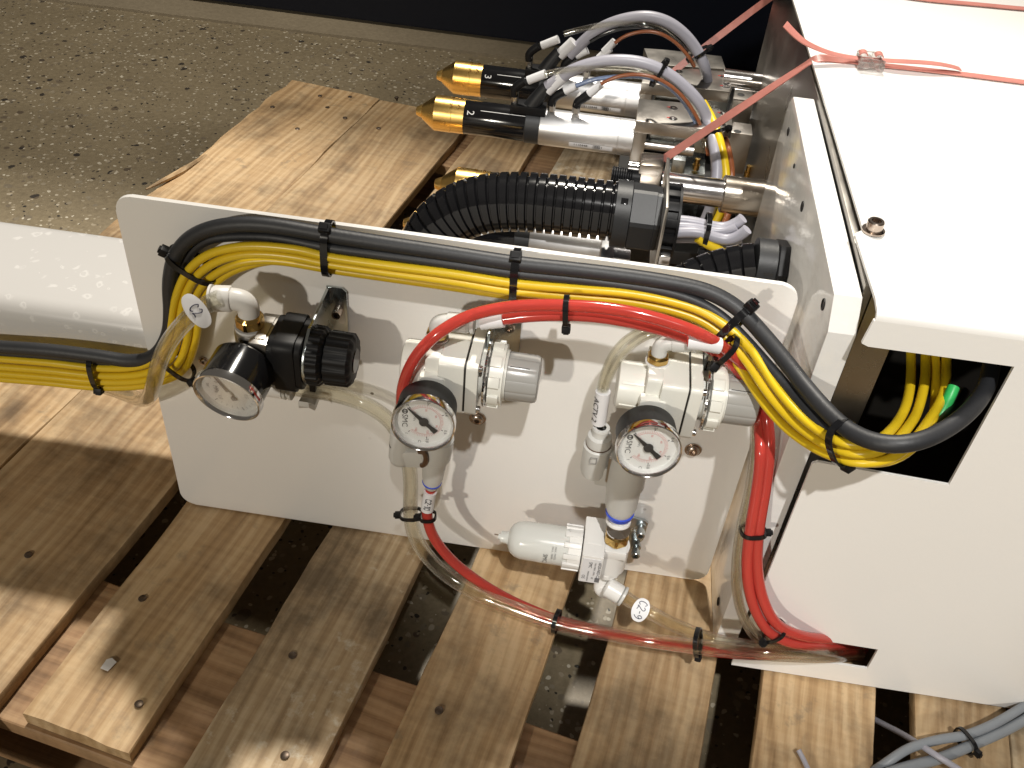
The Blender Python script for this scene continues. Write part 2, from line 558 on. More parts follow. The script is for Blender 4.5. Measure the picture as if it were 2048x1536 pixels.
class MB:
    def __init__(self):
        self.bm = bmesh.new()

    def face(self, vs):
        try:
            return self.bm.faces.new(vs)
        except ValueError:
            return None

    def box(self, c, s, ax=None, bevel=0.0):
        """box of size s about c; ax = three axes"""
        c = Vector(c)
        X, Y, Z = ax if ax else (Vector((1, 0, 0)), Vector((0, 1, 0)), Vector((0, 0, 1)))
        h = [v / 2 for v in s]
        vs = [self.bm.verts.new(c + X * (i * h[0]) + Y * (j * h[1]) + Z * (k * h[2]))
              for i in (-1, 1) for j in (-1, 1) for k in (-1, 1)]
        fs = [self.face([vs[i] for i in q]) for q in ((0, 1, 3, 2), (4, 6, 7, 5), (0, 4, 5, 1), (2, 3, 7, 6), (0, 2, 6, 4), (1, 5, 7, 3))]
        if bevel:
            es = list({e for f in fs for e in f.edges})
            bmesh.ops.bevel(self.bm, geom=es, offset=bevel, segments=2, affect='EDGES', profile=0.6)
        return self

    def prism(self, poly, o, X, Y, Z, depth, bevel=0.0):
        """polygon (2-D, in X,Y about o) extruded along Z by depth"""
        o, X, Y, Z = Vector(o), Vector(X), Vector(Y), Vector(Z)
        a = [self.bm.verts.new(o + X * p[0] + Y * p[1]) for p in poly]
        b = [self.bm.verts.new(o + X * p[0] + Y * p[1] + Z * depth) for p in poly]
        n = len(poly)
        f0 = self.face(a[::-1])
        f1 = self.face(b)
        fs = [f0, f1]
        for i in range(n):
            fs.append(self.face([a[i], a[(i + 1) % n], b[(i + 1) % n], b[i]]))
        if bevel:
            es = list(f0.edges) + list(f1.edges)
            bmesh.ops.bevel(self.bm, geom=es, offset=bevel, segments=2, affect='EDGES', profile=0.6)
        return self

    def hull(self, top, dz, bevel=0.0):
        """outline of 3-D points extruded by vector dz"""
        a = [self.bm.verts.new(Vector(p)) for p in top]
        b = [self.bm.verts.new(Vector(p) + Vector(dz)) for p in top]
        n = len(a)
        fs = [self.face(a), self.face(b[::-1])]
        for i in range(n):
            fs.append(self.face([a[i], b[i], b[(i + 1) % n], a[(i + 1) % n]]))
        if bevel:
            es = list({e for f in fs for e in f.edges})
            bmesh.ops.bevel(self.bm, geom=es, offset=bevel, segments=2, affect='EDGES', profile=0.6)
        return self

    def lathe(self, prof, o, axis, seg=32, up=(0, 0, 1), cap=True, shape=None):
        """prof: list of (distance along axis, radius)"""
        x, y, z = frame(axis, up)
        o = Vector(o)
        rings = []
        for d, r in prof:
            ring = []
            for i in range(seg):
                a = 2 * PI * (i + 0.5) / seg
                rr = r * (shape(a, d) if shape else 1.0)
                ring.append(self.bm.verts.new(o + z * d + (x * math.cos(a) + y * math.sin(a)) * rr))
            rings.append(ring)
        for p, q in zip(rings, rings[1:]):
            for i in range(seg):
                j = (i + 1) % seg
                self.face([p[i], p[j], q[j], q[i]])
        if cap:
            self.face(rings[0][::-1])
            self.face(rings[-1])
        return self

    def tube(self, path, r, seg=12, cap=True, r2=None, up=(0, 0, 1)):
        """round tube along a path; r a number or function of index; r2 = inner radius for a hollow tube"""
        n = len(path)
        tans = []
        for i in range(n):
            a = path[max(0, i - 1)]
            b = path[min(n - 1, i + 1)]
            tv = (b - a)
            tans.append(tv.normalized() if tv.length > 1e-9 else Vector((1, 0, 0)))
        x, y, z = frame(tans[0], up)
        rings, inner = [], []
        for i in range(n):
            if i:
                q = tans[i - 1].rotation_difference(tans[i])
                x = (q @ x)
                x = (x - tans[i] * x.dot(tans[i])).normalized()
            y = tans[i].cross(x)
            rr = r(i) if callable(r) else r
            rings.append([self.bm.verts.new(path[i] + (x * math.cos(2 * PI * k / seg) + y * math.sin(2 * PI * k / seg)) * rr) for k in range(seg)])
            if r2:
                inner.append([self.bm.verts.new(path[i] + (x * math.cos(2 * PI * k / seg) + y * math.sin(2 * PI * k / seg)) * r2) for k in range(seg)])
        for p, q in zip(rings, rings[1:]):
            for k in range(seg):
                j = (k + 1) % seg
                self.face([p[k], p[j], q[j], q[k]])
        for p, q in zip(inner, inner[1:]):
            for k in range(seg):
                j = (k + 1) % seg
                self.face([p[k], q[k], q[j], p[j]])
        if r2:
            for p, q, fl in ((rings[0], inner[0], 0), (rings[-1], inner[-1], 1)):
                for k in range(seg):
                    j = (k + 1) % seg
                    self.face([p[k], q[k], q[j], p[j]] if fl == 0 else [p[k], p[j], q[j], q[k]])
        elif cap:
            self.face(rings[0][::-1])
            self.face(rings[-1])
        return self

    def ribbon(self, path, norms, w, th, closed=False):
        """flat band: width w across the path, thickness th along norms"""
        n = len(path)
        rings = []
        for i in range(n):
            a = path[(i - 1) % n] if closed or i else path[0]
            b = path[(i + 1) % n] if closed or i < n - 1 else path[-1]
            t = (b - a).normalized()
            nn = norms[i] if isinstance(norms, list) else Vector(norms)
            nn = (nn - t * nn.dot(t)).normalized()
            s = t.cross(nn)
            rings.append([self.bm.verts.new(path[i] + s * (w / 2 * sx) + nn * (th / 2 * sy)) for sx, sy in ((-1, -1), (1, -1), (1, 1), (-1, 1))])
        m = n if closed else n - 1
        for i in range(m):
            p, q = rings[i], rings[(i + 1) % n]
            for k in range(4):
                j = (k + 1) % 4
                self.face([p[k], p[j], q[j], q[k]])
        if not closed:
            self.face(rings[0][::-1])
            self.face(rings[-1])
        return self

    def me(self, name, m, sharp=32, smooth=True):
        bmesh.ops.remove_doubles(self.bm, verts=self.bm.verts, dist=1e-7)
        bmesh.ops.recalc_face_normals(self.bm, faces=self.bm.faces)
        me = bpy.data.meshes.new(name)
        self.bm.to_mesh(me)
        self.bm.free()
        if smooth:
            me.polygons.foreach_set('use_smooth', [True] * len(me.polygons))
            me.set_sharp_from_angle(angle=math.radians(sharp))
        me.materials.append(M[m] if isinstance(m, str) else m)
        return me


def tag(o, label=None, cat=None, group=None, kind=None):
    if label:
        o['label'] = label
    if cat:
        o['category'] = cat
    if group:
        o['group'] = group
    if kind:
        o['kind'] = kind
    return o


def thing(name, label, cat, loc=(0, 0, 0), group=None):
    o = bpy.data.objects.new(name, None)
    o.empty_display_size = 0.01
    COL.objects.link(o)
    o.location = loc
    return tag(o, label, cat, group)


def obj(name, mb, m, parent=None, sharp=32, smooth=True, label=None):
    """link one mesh object built in world coordinates (or in the parent's own when the parent sits at the origin)"""
    me = mb.me(name, m, sharp, smooth) if isinstance(mb, MB) else mb
    o = bpy.data.objects.new(name, me)
    COL.objects.link(o)
    if parent is not None:
        o.parent = parent
        q, off = parent, Vector((0, 0, 0))
        while q is not None:
            off = off + Vector(q.location) if q.type == 'EMPTY' else off
            q = q.parent
        if parent.type == 'EMPTY':
            o.matrix_parent_inverse = Matrix.Translation(-off)
    if label:
        o['label'] = label
    return o


def text_mesh(txt, size, o, X, Y, m, th=0.00015, align='CENTER', space=1.0):
    """flat print: letters lying in the X,Y plane at o, th thick"""
    cu = bpy.data.curves.new('lettering', 'FONT')
    cu.body = txt
    cu.size = size
    cu.align_x = align
    cu.align_y = 'CENTER'
    cu.space_character = space
    cu.resolution_u = 2
    to = bpy.data.objects.new('lettering', cu)
    COL.objects.link(to)
    dg = bpy.context.evaluated_depsgraph_get()
    me = bpy.data.meshes.new_from_object(to.evaluated_get(dg))
    bpy.data.objects.remove(to)
    bpy.data.curves.remove(cu)
    X, Y = Vector(X).normalized(), Vector(Y).normalized()
    Z = X.cross(Y)
    me.transform(Matrix(((X.x, Y.x, Z.x, o[0] + Z.x * th), (X.y, Y.y, Z.y, o[1] + Z.y * th), (X.z, Y.z, Z.z, o[2] + Z.z * th), (0, 0, 0, 1))))
    me.materials.clear()
    me.materials.append(M[m])
    me.name = 'lettering'
    return me


def strokes(lines, o, X, Y, scale, r=0.00022):
    """hand-written strokes as thin raised lines"""
    mb = MB()
    X, Y = Vector(X).normalized(), Vector(Y).normalized()
    for ln in lines:
        p = spline([Vector(o) + X * (a * scale) + Y * (b * scale) for a, b in ln], 5)
        mb.tube(p, r, 5)
    return mb


G_C = [(0.42, 0.8), (0.2, 0.98), (0.02, 0.6), (0.08, 0.15), (0.3, 0.0), (0.48, 0.2)]
G_2 = [(0.0, 0.8), (0.2, 1.0), (0.42, 0.8), (0.25, 0.4), (0.0, 0.02), (0.25, 0.08), (0.5, 0.0)]
G_9 = [(0.42, 0.75), (0.2, 1.0), (0.02, 0.75), (0.2, 0.5), (0.42, 0.75), (0.4, 0.3), (0.2, 0.0)]
G_1 = [(0.1, 0.8), (0.25, 1.0), (0.25, 0.5), (0.25, 0.0)]
G_0 = [(0.22, 1.0), (0.02, 0.6), (0.1, 0.1), (0.28, 0.0), (0.44, 0.4), (0.36, 0.9), (0.22, 1.0)]
G_DASH = [(0.0, 0.48), (0.3, 0.5)]


def shift(g, dx):
    return [(a + dx, b) for a, b in g]


def screw_mb(c, n, r=0.0036, h=0.0030):
    """button head screw with a hex socket, seated at c facing n"""
    mb = MB()
    mb.lathe([(0, r * 1.25), (0.0006, r * 1.25), (0.0006, r), (h * 0.55, r * 0.98), (h * 0.85, r * 0.8), (h, r * 0.55), (h, r * 0.42)], c, n, 20, cap=False)
    mb.lathe([(h, r * 0.42), (h * 0.35, r * 0.40)], c, n, 6, cap=False)
    mb.lathe([(h * 0.35, r * 0.41), (h * 0.352, r * 0.0005)], c, n, 6, cap=False)
    return mb


def cap_screw_mb(c, n, r=0.003, h=0.005):
    mb = MB()
    mb.lathe([(0, r), (h * 0.9, r), (h, r * 0.9), (h, r * 0.58)], c, n, 20, cap=False)
    mb.lathe([(h, r * 0.58), (h * 0.4, r * 0.56), (h * 0.4, 0.00001)], c, n, 6, cap=False)
    return mb

# ================================================================== SETTING
ZF = -0.088
mb = MB()
mb.box((0.2, 0.3, ZF - 0.02), (6.0, 6.0, 0.04))
tag(obj('concrete_floor', mb, 'concrete', smooth=False), kind='structure')
# pale smooth strip of floor in front of the cabinet
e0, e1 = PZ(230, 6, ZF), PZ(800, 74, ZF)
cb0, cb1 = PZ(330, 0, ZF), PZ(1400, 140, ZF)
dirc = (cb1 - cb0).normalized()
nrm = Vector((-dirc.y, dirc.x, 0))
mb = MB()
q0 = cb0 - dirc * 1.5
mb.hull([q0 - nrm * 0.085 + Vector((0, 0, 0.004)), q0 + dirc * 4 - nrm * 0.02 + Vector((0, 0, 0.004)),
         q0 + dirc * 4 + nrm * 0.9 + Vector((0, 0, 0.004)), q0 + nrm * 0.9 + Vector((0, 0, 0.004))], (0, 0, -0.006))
tag(obj('pale_floor_strip', mb, 'concrete_pale', smooth=False), kind='structure')

t = thing('cabinet', 'large dark navy steel cabinet standing on the concrete behind the pallet', 'cabinet', (cb0.x, cb0.y, ZF + 0.004))
zb = ZF + 0.0045
mb = MB()
c = cb0 + dirc * 0.45 + nrm * 0.35
mb.box((c.x, c.y, zb + 0.7215), (3.2, 0.7, 1.437), (dirc, nrm, Vector((0, 0, 1))), bevel=0.004)
obj('body', mb, 'navy', t)
mb = MB()
c2 = cb0 + dirc * 0.45 + nrm * 0.37
mb.box((c2.x, c2.y, zb + 0.01), (3.15, 0.68, 0.02), (dirc, nrm, Vector((0, 0, 1))))
obj('base', mb, 'dark_in', t)
mb = MB()
pz = PY(1475, 8, cb0.y - 0.004)
mb.box((pz.x, pz.y - 0.0, pz.z + 0.02), (0.09, 0.006, 0.05), (dirc, nrm, Vector((0, 0, 1))), bevel=0.002)
obj('hinge', mb, 'dark_in', t)

# ------------------------------------------------------------------ pallet
pal = thing('pallet', 'worn wooden pallet of pale boards carrying the whole white machine', 'pallet', (0.15, 0.2, ZF))
BA = math.atan(0.181)
BD = Vector((math.sin(BA), math.cos(BA), 0))
BP = Vector((math.cos(BA), -math.sin(BA), 0))


def board(u0, u1, s0, s1, zt, th, name='board', m='wood', rough=0.0006, bark=0.0, seed=0, cutend=0.0006, label=None):
    """a plank along BD; u is the position across (measured along X at y = 0), s along the plank"""
    rnd = random.Random(seed)
    w0, w1 = u0 * math.cos(BA), u1 * math.cos(BA)
    n = 46
    nw = 5
    bm = bmesh.new()
    rows = []
    for i in range(n + 1):
        s = s0 + (s1 - s0) * i / n
        eL = noise.noise(Vector((seed * 3.1, s * 14, 0))) * rough * 2.2 + rnd.uniform(-1, 1) * rough * 0.5
        eR = noise.noise(Vector((seed * 3.1 + 9, s * 14, 0))) * rough * 2.2 + rnd.uniform(-1, 1) * rough * 0.5
        if bark:
            eL += bark * (noise.noise(Vector((seed, s * 6, 3))) * 1.2 + 0.5 * noise.noise(Vector((seed, s * 30, 5))))
        a, b = w0 + eL, w1 + eR
        row = []
        for k in range(nw + 1):
            f = k / nw
            de = (rnd.uniform(-1, 1) * cutend if i in (0, n) else 0)
            zz = zt + noise.noise(Vector((f * 2, s * 5, seed))) * 0.0005 - (0.0007 if k in (0, nw) else 0) - (0.0006 if i in (0, n) else 0)
            row.append(((a + (b - a) * f), s + de, zz))
        rows.append(row)
    top = [[bm.verts.new(p) for p in r] for r in rows]
    low = [[bm.verts.new((p[0], p[1], zt - th)) for p in (r[0], r[-1])] for r in rows]
    mid = [[bm.verts.new((p[0] - 0.0006 * sg, p[1], p[2] - 0.0010)) for p, sg in ((r[0], 1), (r[-1], -1))] for r in rows]
    for i in range(n):
        for k in range(nw):
            bm.faces.new([top[i][k], top[i][k + 1], top[i + 1][k + 1], top[i + 1][k]])
        bm.faces.new([mid[i][0], top[i][0], top[i + 1][0], mid[i + 1][0]])
        bm.faces.new([low[i][0], mid[i][0], mid[i + 1][0], low[i + 1][0]])
        bm.faces.new([top[i][-1], mid[i][1], mid[i + 1][1], top[i + 1][-1]])
        bm.faces.new([mid[i][1], low[i][1], low[i + 1][1], mid[i + 1][1]])
        bm.faces.new([low[i][0], low[i + 1][0], low[i + 1][1], low[i][1]])
    for i in (0, n):
        bm.faces.new(top[i] + [mid[i][1], low[i][1], low[i][0], mid[i][0]])
    bmesh.ops.recalc_face_normals(bm, faces=bm.faces)
    me = bpy.data.meshes.new(name)
    bm.to_mesh(me)
    bm.free()
    me.polygons.foreach_set('use_smooth', [True] * len(me.polygons))
    me.set_sharp_from_angle(angle=math.radians(35))
    me.materials.append(M[m])
    o = bpy.data.objects.new(name, me)
    COL.objects.link(o)
    o.parent = pal
    o.matrix_parent_inverse = Matrix.Translation(-Vector(pal.location))
    o.rotation_euler = (0, 0, -BA)
    if label:
        o['label'] = label
    return o


DECK = [(-0.238, -0.1283, -0.30, 0.600, 0.0012, 0.0060), (-0.1268, -0.0165, -0.30, 0.598, 0.0005, 0),
        (0.0016, 0.0660, -0.1555, 0.595, 0.0006, 0), (0.0982, 0.1622, -0.200, 0.592, 0.0006, 0), (0.1935, 0.2570, -0.215, 0.595, 0.0007, 0),
        (0.2880, 0.3522, -0.225, 0.59, 0.0006, 0), (0.3803, 0.4440, -0.23, 0.59, 0.0006, 0), (0.4670, 0.5180, -0.23, 0.59, 0.0005, 0),
        (0.5194, 0.5750, -0.23, 0.59, 0.0005, 0), (0.602, 0.665, -0.23, 0.59, 0.0005, 0), (0.695, 0.76, -0.23, 0.59, 0.0005, 0)]
for i, (u0, u1, s0, s1, rg, bk) in enumerate(DECK):
    board(u0, u1, s0, s1, -0.0015, 0.0105, seed=i + 3, rough=rg, bark=bk, m='wood_grey' if i in (3, 8) else 'wood',
          label='board with a ragged bark edge at the outer side' if i == 0 else None)


def cross(s0, s1, zt, th, name, seed):
    """plank lying across under the deck boards"""
    o = board(0, 1, 0, 1, 0, 0.01, name, 'wood_rough', seed=seed)
    rnd = random.Random(seed)
    bm = bmesh.new()
    n = 40
    x0, x1 = -0.236, 0.75
    rows = []
    for i in range(n + 1):
        x = x0 + (x1 - x0) * i / n
        a = s0 + noise.noise(Vector((x * 12, seed, 0))) * 0.0012
        b = s1 + noise.noise(Vector((x * 12, seed, 7))) * 0.0012
        rows.append([bm.verts.new(p) for p in ((-a, x, zt - 0.0006), (-a - 0.0008, x, zt), (-b + 0.0008, x, zt), (-b, x, zt - 0.0006), (-b, x, zt - th), (-a, x, zt - th))])
    for p, q in zip(rows, rows[1:]):
        for k in range(6):
            j = (k + 1) % 6
            bm.faces.new([p[k], p[j], q[j], q[k]])
    bm.faces.new(rows[0])
    bm.faces.new(rows[-1][::-1])
    bmesh.ops.recalc_face_normals(bm, faces=bm.faces)
    bm.to_mesh(o.data)
    bm.free()
    o.rotation_euler = (0, 0, -BA - PI / 2)
    return o


cross(-0.158, -0.0625, -0.0125, 0.011, 'cross_board', 21)
cross(0.19, 0.285, -0.0125, 0.011, 'cross_board', 22)
cross(0.505, 0.603, -0.0125, 0.011, 'cross_board', 23)
for u in (-0.215, 0.235, 0.69):      # blocks under the cross boards
    for s in (-0.115, 0.235, 0.555):
        p = BD * s + BP * (u * math.cos(BA))
        mb = MB()
        mb.box((p.x, p.y, -0.0495), (0.085, 0.075, 0.051), (BP, BD, Vector((0, 0, 1))), bevel=0.002)
        obj('block', mb, 'wood_rough', pal)
for i, s in enumerate(((-0.150, -0.085), (0.205, 0.27), (0.53, 0.595))):
    cross(s[0], s[1], -0.0755, 0.0115, 'bottom_board', 31 + i)

nail_bm = MB()
nail_bm.lathe([(-0.004, 0.0006), (0, 0.0024), (0.0005, 0.0024), (0.0008, 0.0018), (0.0009, 0.0004)], (0, 0, 0), (0, 0, 1), 12)
nail_me = nail_bm.me('nail', 'nail')
for px, py in ((57, 1110), (285, 1197), (278, 1408), (570, 1511), (585, 1311), (878, 1421), (545, 214), (655, 215), (700, 194),
               (595, 258), (690, 236), (793, 195), (757, 257), (640, 192)):
    p = PZ(px, py, -0.0012)
    o = bpy.data.objects.new('nail', nail_me)
    COL.objects.link(o)
    o.parent = pal
    o.matrix_parent_inverse = Matrix.Translation(-Vector(pal.location))
    o.location = p
    o.rotation_euler = (random.uniform(-.12, .12), random.uniform(-.12, .12), random.uniform(0, 3))
# splinter at the bark edge
mb = MB()
sp = [PZ(x, y, z) for x, y, z in ((292, 379, 0.001), (325, 362, 0.001), (365, 342, -0.001), (412, 312, -0.003))]
mb.tube(spline(sp, 6), lambda i: 0.0034 - 0.0028 * abs(i - 12) / 13, 7)
obj('splinter', mb, 'wood', pal)

# paper scrap stuck on a board, and scraps on the floor under the gaps
p = PZ(219, 1328, -0.0004)
mb = MB()
mb.prism([(-0.0028, -0.0040), (0.0020, -0.0042), (0.0030, 0.0022), (-0.0008, 0.0036), (-0.0030, 0.0018)], p, BP, BD, (0, 0, 1), 0.0004)
tag(obj('paper_scrap', mb, 'paper', smooth=False), 'small torn white paper scrap stuck to a front pallet board', 'paper scrap')

# ------------------------------------------------------------------ square beam at the left
t = thing('square_beam', 'white painted square beam with dried drop marks, leaving the picture at the left', 'beam', (-0.2, 0.05, 0.085))
mb = MB()
poly = [(a, b) for a, b in rrect(0.084, 0.0555, 0.011, 5)]
mb.prism(poly, (-0.62, 0.0465, 0.1135), (0, 1, 0), (0, 0, 1), (1, 0, 0), 0.74)
obj('tube', mb, 'spotted', t, sharp=50)

# ------------------------------------------------------------------ mounting plate
t = thing('mounting_plate', 'upright white steel plate that carries the three regulators', 'plate', (0.168, 0, 0))
mb = MB()
poly = [(x + 0.168, z + 0.1125) for x, z in rrect(0.3362, 0.2250, 0.009, 6)]
mb.prism(poly, (0, 0, 0), (1, 0, 0), (0, 0, 1), (0, 1, 0), 0.0028, bevel=0.0006)
obj('sheet', mb, 'paint', t, sharp=40)
for px, py in ((955, 836), (1386, 899)):
    obj('bolt', screw_mb(PY(px, py, -0.0003), (0, -1, 0), 0.0037, 0.0028), 'screw', t)
for px, py in ((408, 722),):
    obj('bolt', screw_mb(PY(px, py, -0.0003), (0, -1, 0), 0.0024, 0.0016), 'screw', t)

# ------------------------------------------------------------------ thick side plate
t = thing('side_plate', 'thick white side plate between mounting plate and cover', 'side plate', (0.346, 0.06, 0))
mb = MB()
poly = [(-0.046, 0.0), (-0.046, 0.2345), (-0.0365, 0.2478), (0.163, 0.2478), (0.1685, 0.243), (0.1715, 0.235), (0.1715, 0.0)]
mb.prism(poly, (0.3400, 0, 0), (0, 1, 0), (0, 0, 1), (1, 0, 0), 0.0122, bevel=0.0005)
obj('slab', mb, 'paint_side', t, sharp=20)
for px, py, rr in ((1577, 263, 0.0024), (1605, 413, 0.0026), (1647, 609, 0.0026), (1437, 1203, 0.0024), (1589, 332, 0.0013)):
    c = PX(px, py, 0.3399)
    mb = MB()
    mb.lathe([(0.0, rr * 1.08), (0.0005, rr * 1.04), (0.0005, rr * 0.92), (0.0001, rr * 0.9), (0.0001, 0.00001)], c, (-1, 0, 0), 16, cap=False)
    obj('bolt_hole', mb, 'dark_in', t)  # raised rim with a black disc; the hole's shade is painted

# ------------------------------------------------------------------ steel sheet behind it
t = thing('steel_sheet', 'upright bare steel sheet between white side plate and cover', 'steel sheet', (0.354, 0.2, 0))
mb = MB()
mb.box((0.3551, 0.19, 0.1255), (0.0038, 0.442, 0.251), bevel=0.0004)
obj('sheet', mb, 'steel_sheet', t)

# ------------------------------------------------------------------ cover box
YF = -0.0578
ZT = 0.2556
XR = 0.66
cov = thing('machine_cover', 'big white sheet metal cover with two cable openings in its front', 'cover', (0.45, 0.1, 0))
mb = MB()
# front sheet with its notches, traced at real size
out = [(0.3500, 0.0005), (XR, 0.0005), (XR, 0.2516), (0.3525, 0.2516), (0.3513, 0.2395), (0.3543, 0.2383), (0.4142, 0.2383), (0.4137, 0.1664),
       (0.3527, 0.1690), (0.3507, 0.1672), (0.3503, 0.0365), (0.4229, 0.0358), (0.4229, 0.0166), (0.3500, 0.0166)]
mb.prism(out, (0, YF, 0), (1, 0, 0), (0, 0, 1), (0, 1, 0), 0.0016)
obj('front_sheet', mb, 'paint', cov, smooth=False)
mb = MB()
# bend along the top edge
R = 0.004
prof = [(YF + R - R * math.cos(a), ZT - R + R * math.sin(a)) for a in [i * PI / 2 / 6 for i in range(7)]]
prof2 = [(y + 0.0016 * math.cos(i * PI / 2 / 6), z - 0.0016 * math.sin(i * PI / 2 / 6)) for i, (y, z) in enumerate(prof)]
ra = [mb.bm.verts.new((0.3530, y, z)) for y, z in prof] + [mb.bm.verts.new((0.3530, y, z)) for y, z in prof2[::-1]]
rb = [mb.bm.verts.new((XR, y, z)) for y, z in prof] + [mb.bm.verts.new((XR, y, z)) for y, z in prof2[::-1]]
k = len(ra)
for i in range(k):
    mb.face([ra[i], ra[(i + 1) % k], rb[(i + 1) % k], rb[i]])
mb.face(ra)
mb.face(rb[::-1])
obj('top_bend', mb, 'paint', cov, sharp=50)
mb = MB()
top = [PZ(px, py, ZT) for px, py in ((1753, 604), (1751, 596), (1712, 474), (1709, 469), (1711, 466), (1722, 461), (1725, 455), (1664, 250), (1586, 0))]
top = [Vector((p.x, max(p.y, YF + R), ZT)) for p in top]
top[0] = Vector((0.3530, YF + R, ZT))
d = (top[-1] - top[-2]).normalized()
top.append(top[-1] + d * 0.30)
top += [Vector((XR, top[-1].y, ZT)), Vector((XR, YF + R, ZT))]
mb.hull(top, (0, 0, -0.0016))
obj('top_sheet', mb, 'paint', cov, smooth=False)
# inside of the box: black sheets added to keep the openings dark
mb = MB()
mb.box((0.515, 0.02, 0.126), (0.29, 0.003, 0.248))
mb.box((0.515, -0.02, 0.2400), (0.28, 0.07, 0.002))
obj('shade_backing', mb, 'dark_in', cov, smooth=False)
mb = MB()
mb.box((0.3650, -0.030, 0.126), (0.0150, 0.0022, 0.247))
mb.box((0.3735, -0.021, 0.126), (0.0014, 0.018, 0.247))
obj('steel_liner', mb, 'steel_sheet', cov, smooth=False)
c = PZ(1746, 462, ZT + 0.0003)
s = obj('bolt', cap_screw_mb(c, (0, 0, 1), 0.0038, 0.0055), 'screw', cov)
mb = MB()
mb.lathe([(0, 0.0052), (0.0009, 0.0052), (0.0009, 0.0038)], c, (0, 0, 1), 24)
obj('washer', mb, 'screw', s)

# ================================================================== CABLES AND TUBES
def P3(pts):
    return [PY(*p) for p in pts]


def OFF(pts, dy=-0.0055):
    """the bundle stands off the plate on its tie mounts"""
    return [(x, y, d + dy) for x, y, d in pts]


def cable(name, label, cat, pts, r, m, group=None, seg=14, hollow=None, n=8, sm=2):
    path = smooth_path(resample(spline(P3(pts), n), 0.0028), sm)
    mb = MB()
    mb.tube(path, r, seg, r2=hollow)
    o = obj(name, mb, m, sharp=60)
    return tag(o, label, cat, group)


K1 = [(-60, 690, -.004), (0, 694, -.004), (100, 701, -.004), (200, 713, -.004), (262, 722, -.0045), (308, 712, -.005), (336, 670, -.0055), (341, 620, -.006), (339, 570, -.006),
      (348, 519, -.006), (372, 483, -.006), (412, 460, -.006), (469, 449, -.006), (542, 451, -.006), (657, 470, -.006), (760, 486, -.006),
      (900, 507, -.006), (1030, 527, -.006), (1150, 540, -.006), (1250, 552, -.006), (1330, 564, -.007), (1395, 577, -.008), (1440, 594, -.010), (1482, 622, -.014),
      (1521, 663, -.022), (1573, 725, -.036), (1604, 765, -.046), (1646, 814, -.060), (1692, 857, -.074), (1743, 882, -.083),
      (1795, 889, -.086), (1845, 880, -.083), (1892, 858, -.074), (1938, 823, -.062), (1970, 780, -.048), (1982, 735, -.030), (1984, 690, -.008), (1980, 640, .006)]
cable('black_cable', 'thick black cable, topmost of the bundle arching over the white plate', 'cable', OFF(K1), 0.0038, 'rubber', 'cables tied in the bundle')
K2 = [(-60, 698, -.003), (0, 704, -.003), (100, 711, -.003), (200, 722, -.003), (270, 729, -.003), (322, 705, -.003), (346, 655, -.003), (351, 610, -.003), (353, 565, -.003),
      (372, 517, -.003), (408, 487, -.0035), (464, 477, -.004), (551, 479, -.006), (657, 499, -.0075), (760, 513, -.0075), (900, 532, -.0075), (1030, 551, -.0075),
      (1150, 563, -.0075), (1250, 575, -.0075), (1330, 588, -.009), (1390, 606, -.011), (1437, 632, -.014), (1480, 667, -.020), (1520, 711, -.029), (1551, 747, -.037), (1568, 766, -.041),
      (1594, 798, -.049), (1630, 838, -.061), (1668, 868, -.070), (1710, 886, -.076), (1760, 897, -.074), (1830, 880, -.066), (1890, 840, -.052), (1930, 780, -.030)]
cable('black_cable', 'thinner black cable between thick black cable and yellow cables', 'cable', OFF([(x, y - (4 if 380 < x < 1460 else 0), d) for x, y, d in K2]), 0.0025, 'rubber', 'cables tied in the bundle')
Y1 = [(-60, 712, -.005), (0, 717, -.005), (100, 725, -.005), (200, 736, -.005), (275, 733, -.006), (318, 712, -.007), (338, 668, -.0075), (349, 605, -.008), (371, 549, -.009), (409, 513, -.010),
      (460, 496, -.010), (520, 492, -.010), (600, 500, -.010), (657, 514, -.010), (760, 529, -.010), (900, 547, -.010), (1030, 567, -.010), (1150, 578, -.010), (1250, 586, -.010),
      (1330, 600, -.011), (1395, 618, -.013), (1440, 642, -.017), (1480, 674, -.022), (1510, 708, -.029), (1534, 745, -.036), (1546, 765, -.040), (1572, 799, -.048), (1604, 834, -.058), (1642, 864, -.068),
      (1682, 884, -.076), (1722, 891, -.078), (1755, 882, -.075), (1780, 862, -.069), (1799, 838, -.058), (1813, 808, -.046), (1821, 766, -.028), (1822, 715, -.006), (1820, 640, .008)]
cable('yellow_cable', 'uppermost yellow cable of the bundle, just below the black cables', 'cable', OFF(Y1), 0.0022, 'yellow', 'cables tied in the bundle')
Y2 = [(-60, 728, -.0055), (0, 733, -.0055), (100, 741, -.0055), (200, 751, -.0055), (283, 748, -.0065), (335, 724, -.0075), (356, 675, -.008), (365, 612, -.0085), (387, 560, -.009), (424, 528, -.0095),
      (472, 511, -.0095), (530, 508, -.0095), (600, 516, -.0095), (657, 528, -.0095), (760, 543, -.0095), (900, 562, -.0095), (1030, 583, -.0095), (1150, 594, -.0095), (1250, 603, -.0095),
      (1330, 618, -.011), (1395, 638, -.013), (1438, 665, -.017), (1473, 697, -.022), (1500, 731, -.029), (1520, 763, -.036), (1551, 805, -.045), (1592, 848, -.056), (1637, 881, -.067),
      (1680, 901, -.075), (1720, 908, -.079), (1756, 903, -.078), (1785, 888, -.073), (1810, 862, -.066), (1834, 825, -.051), (1849, 766, -.028), (1851, 715, -.006), (1850, 640, .008)]
cable('yellow_cable', 'second yellow cable of the bundle, running through the middle', 'cable', OFF(Y2), 0.0022, 'yellow', 'cables tied in the bundle')
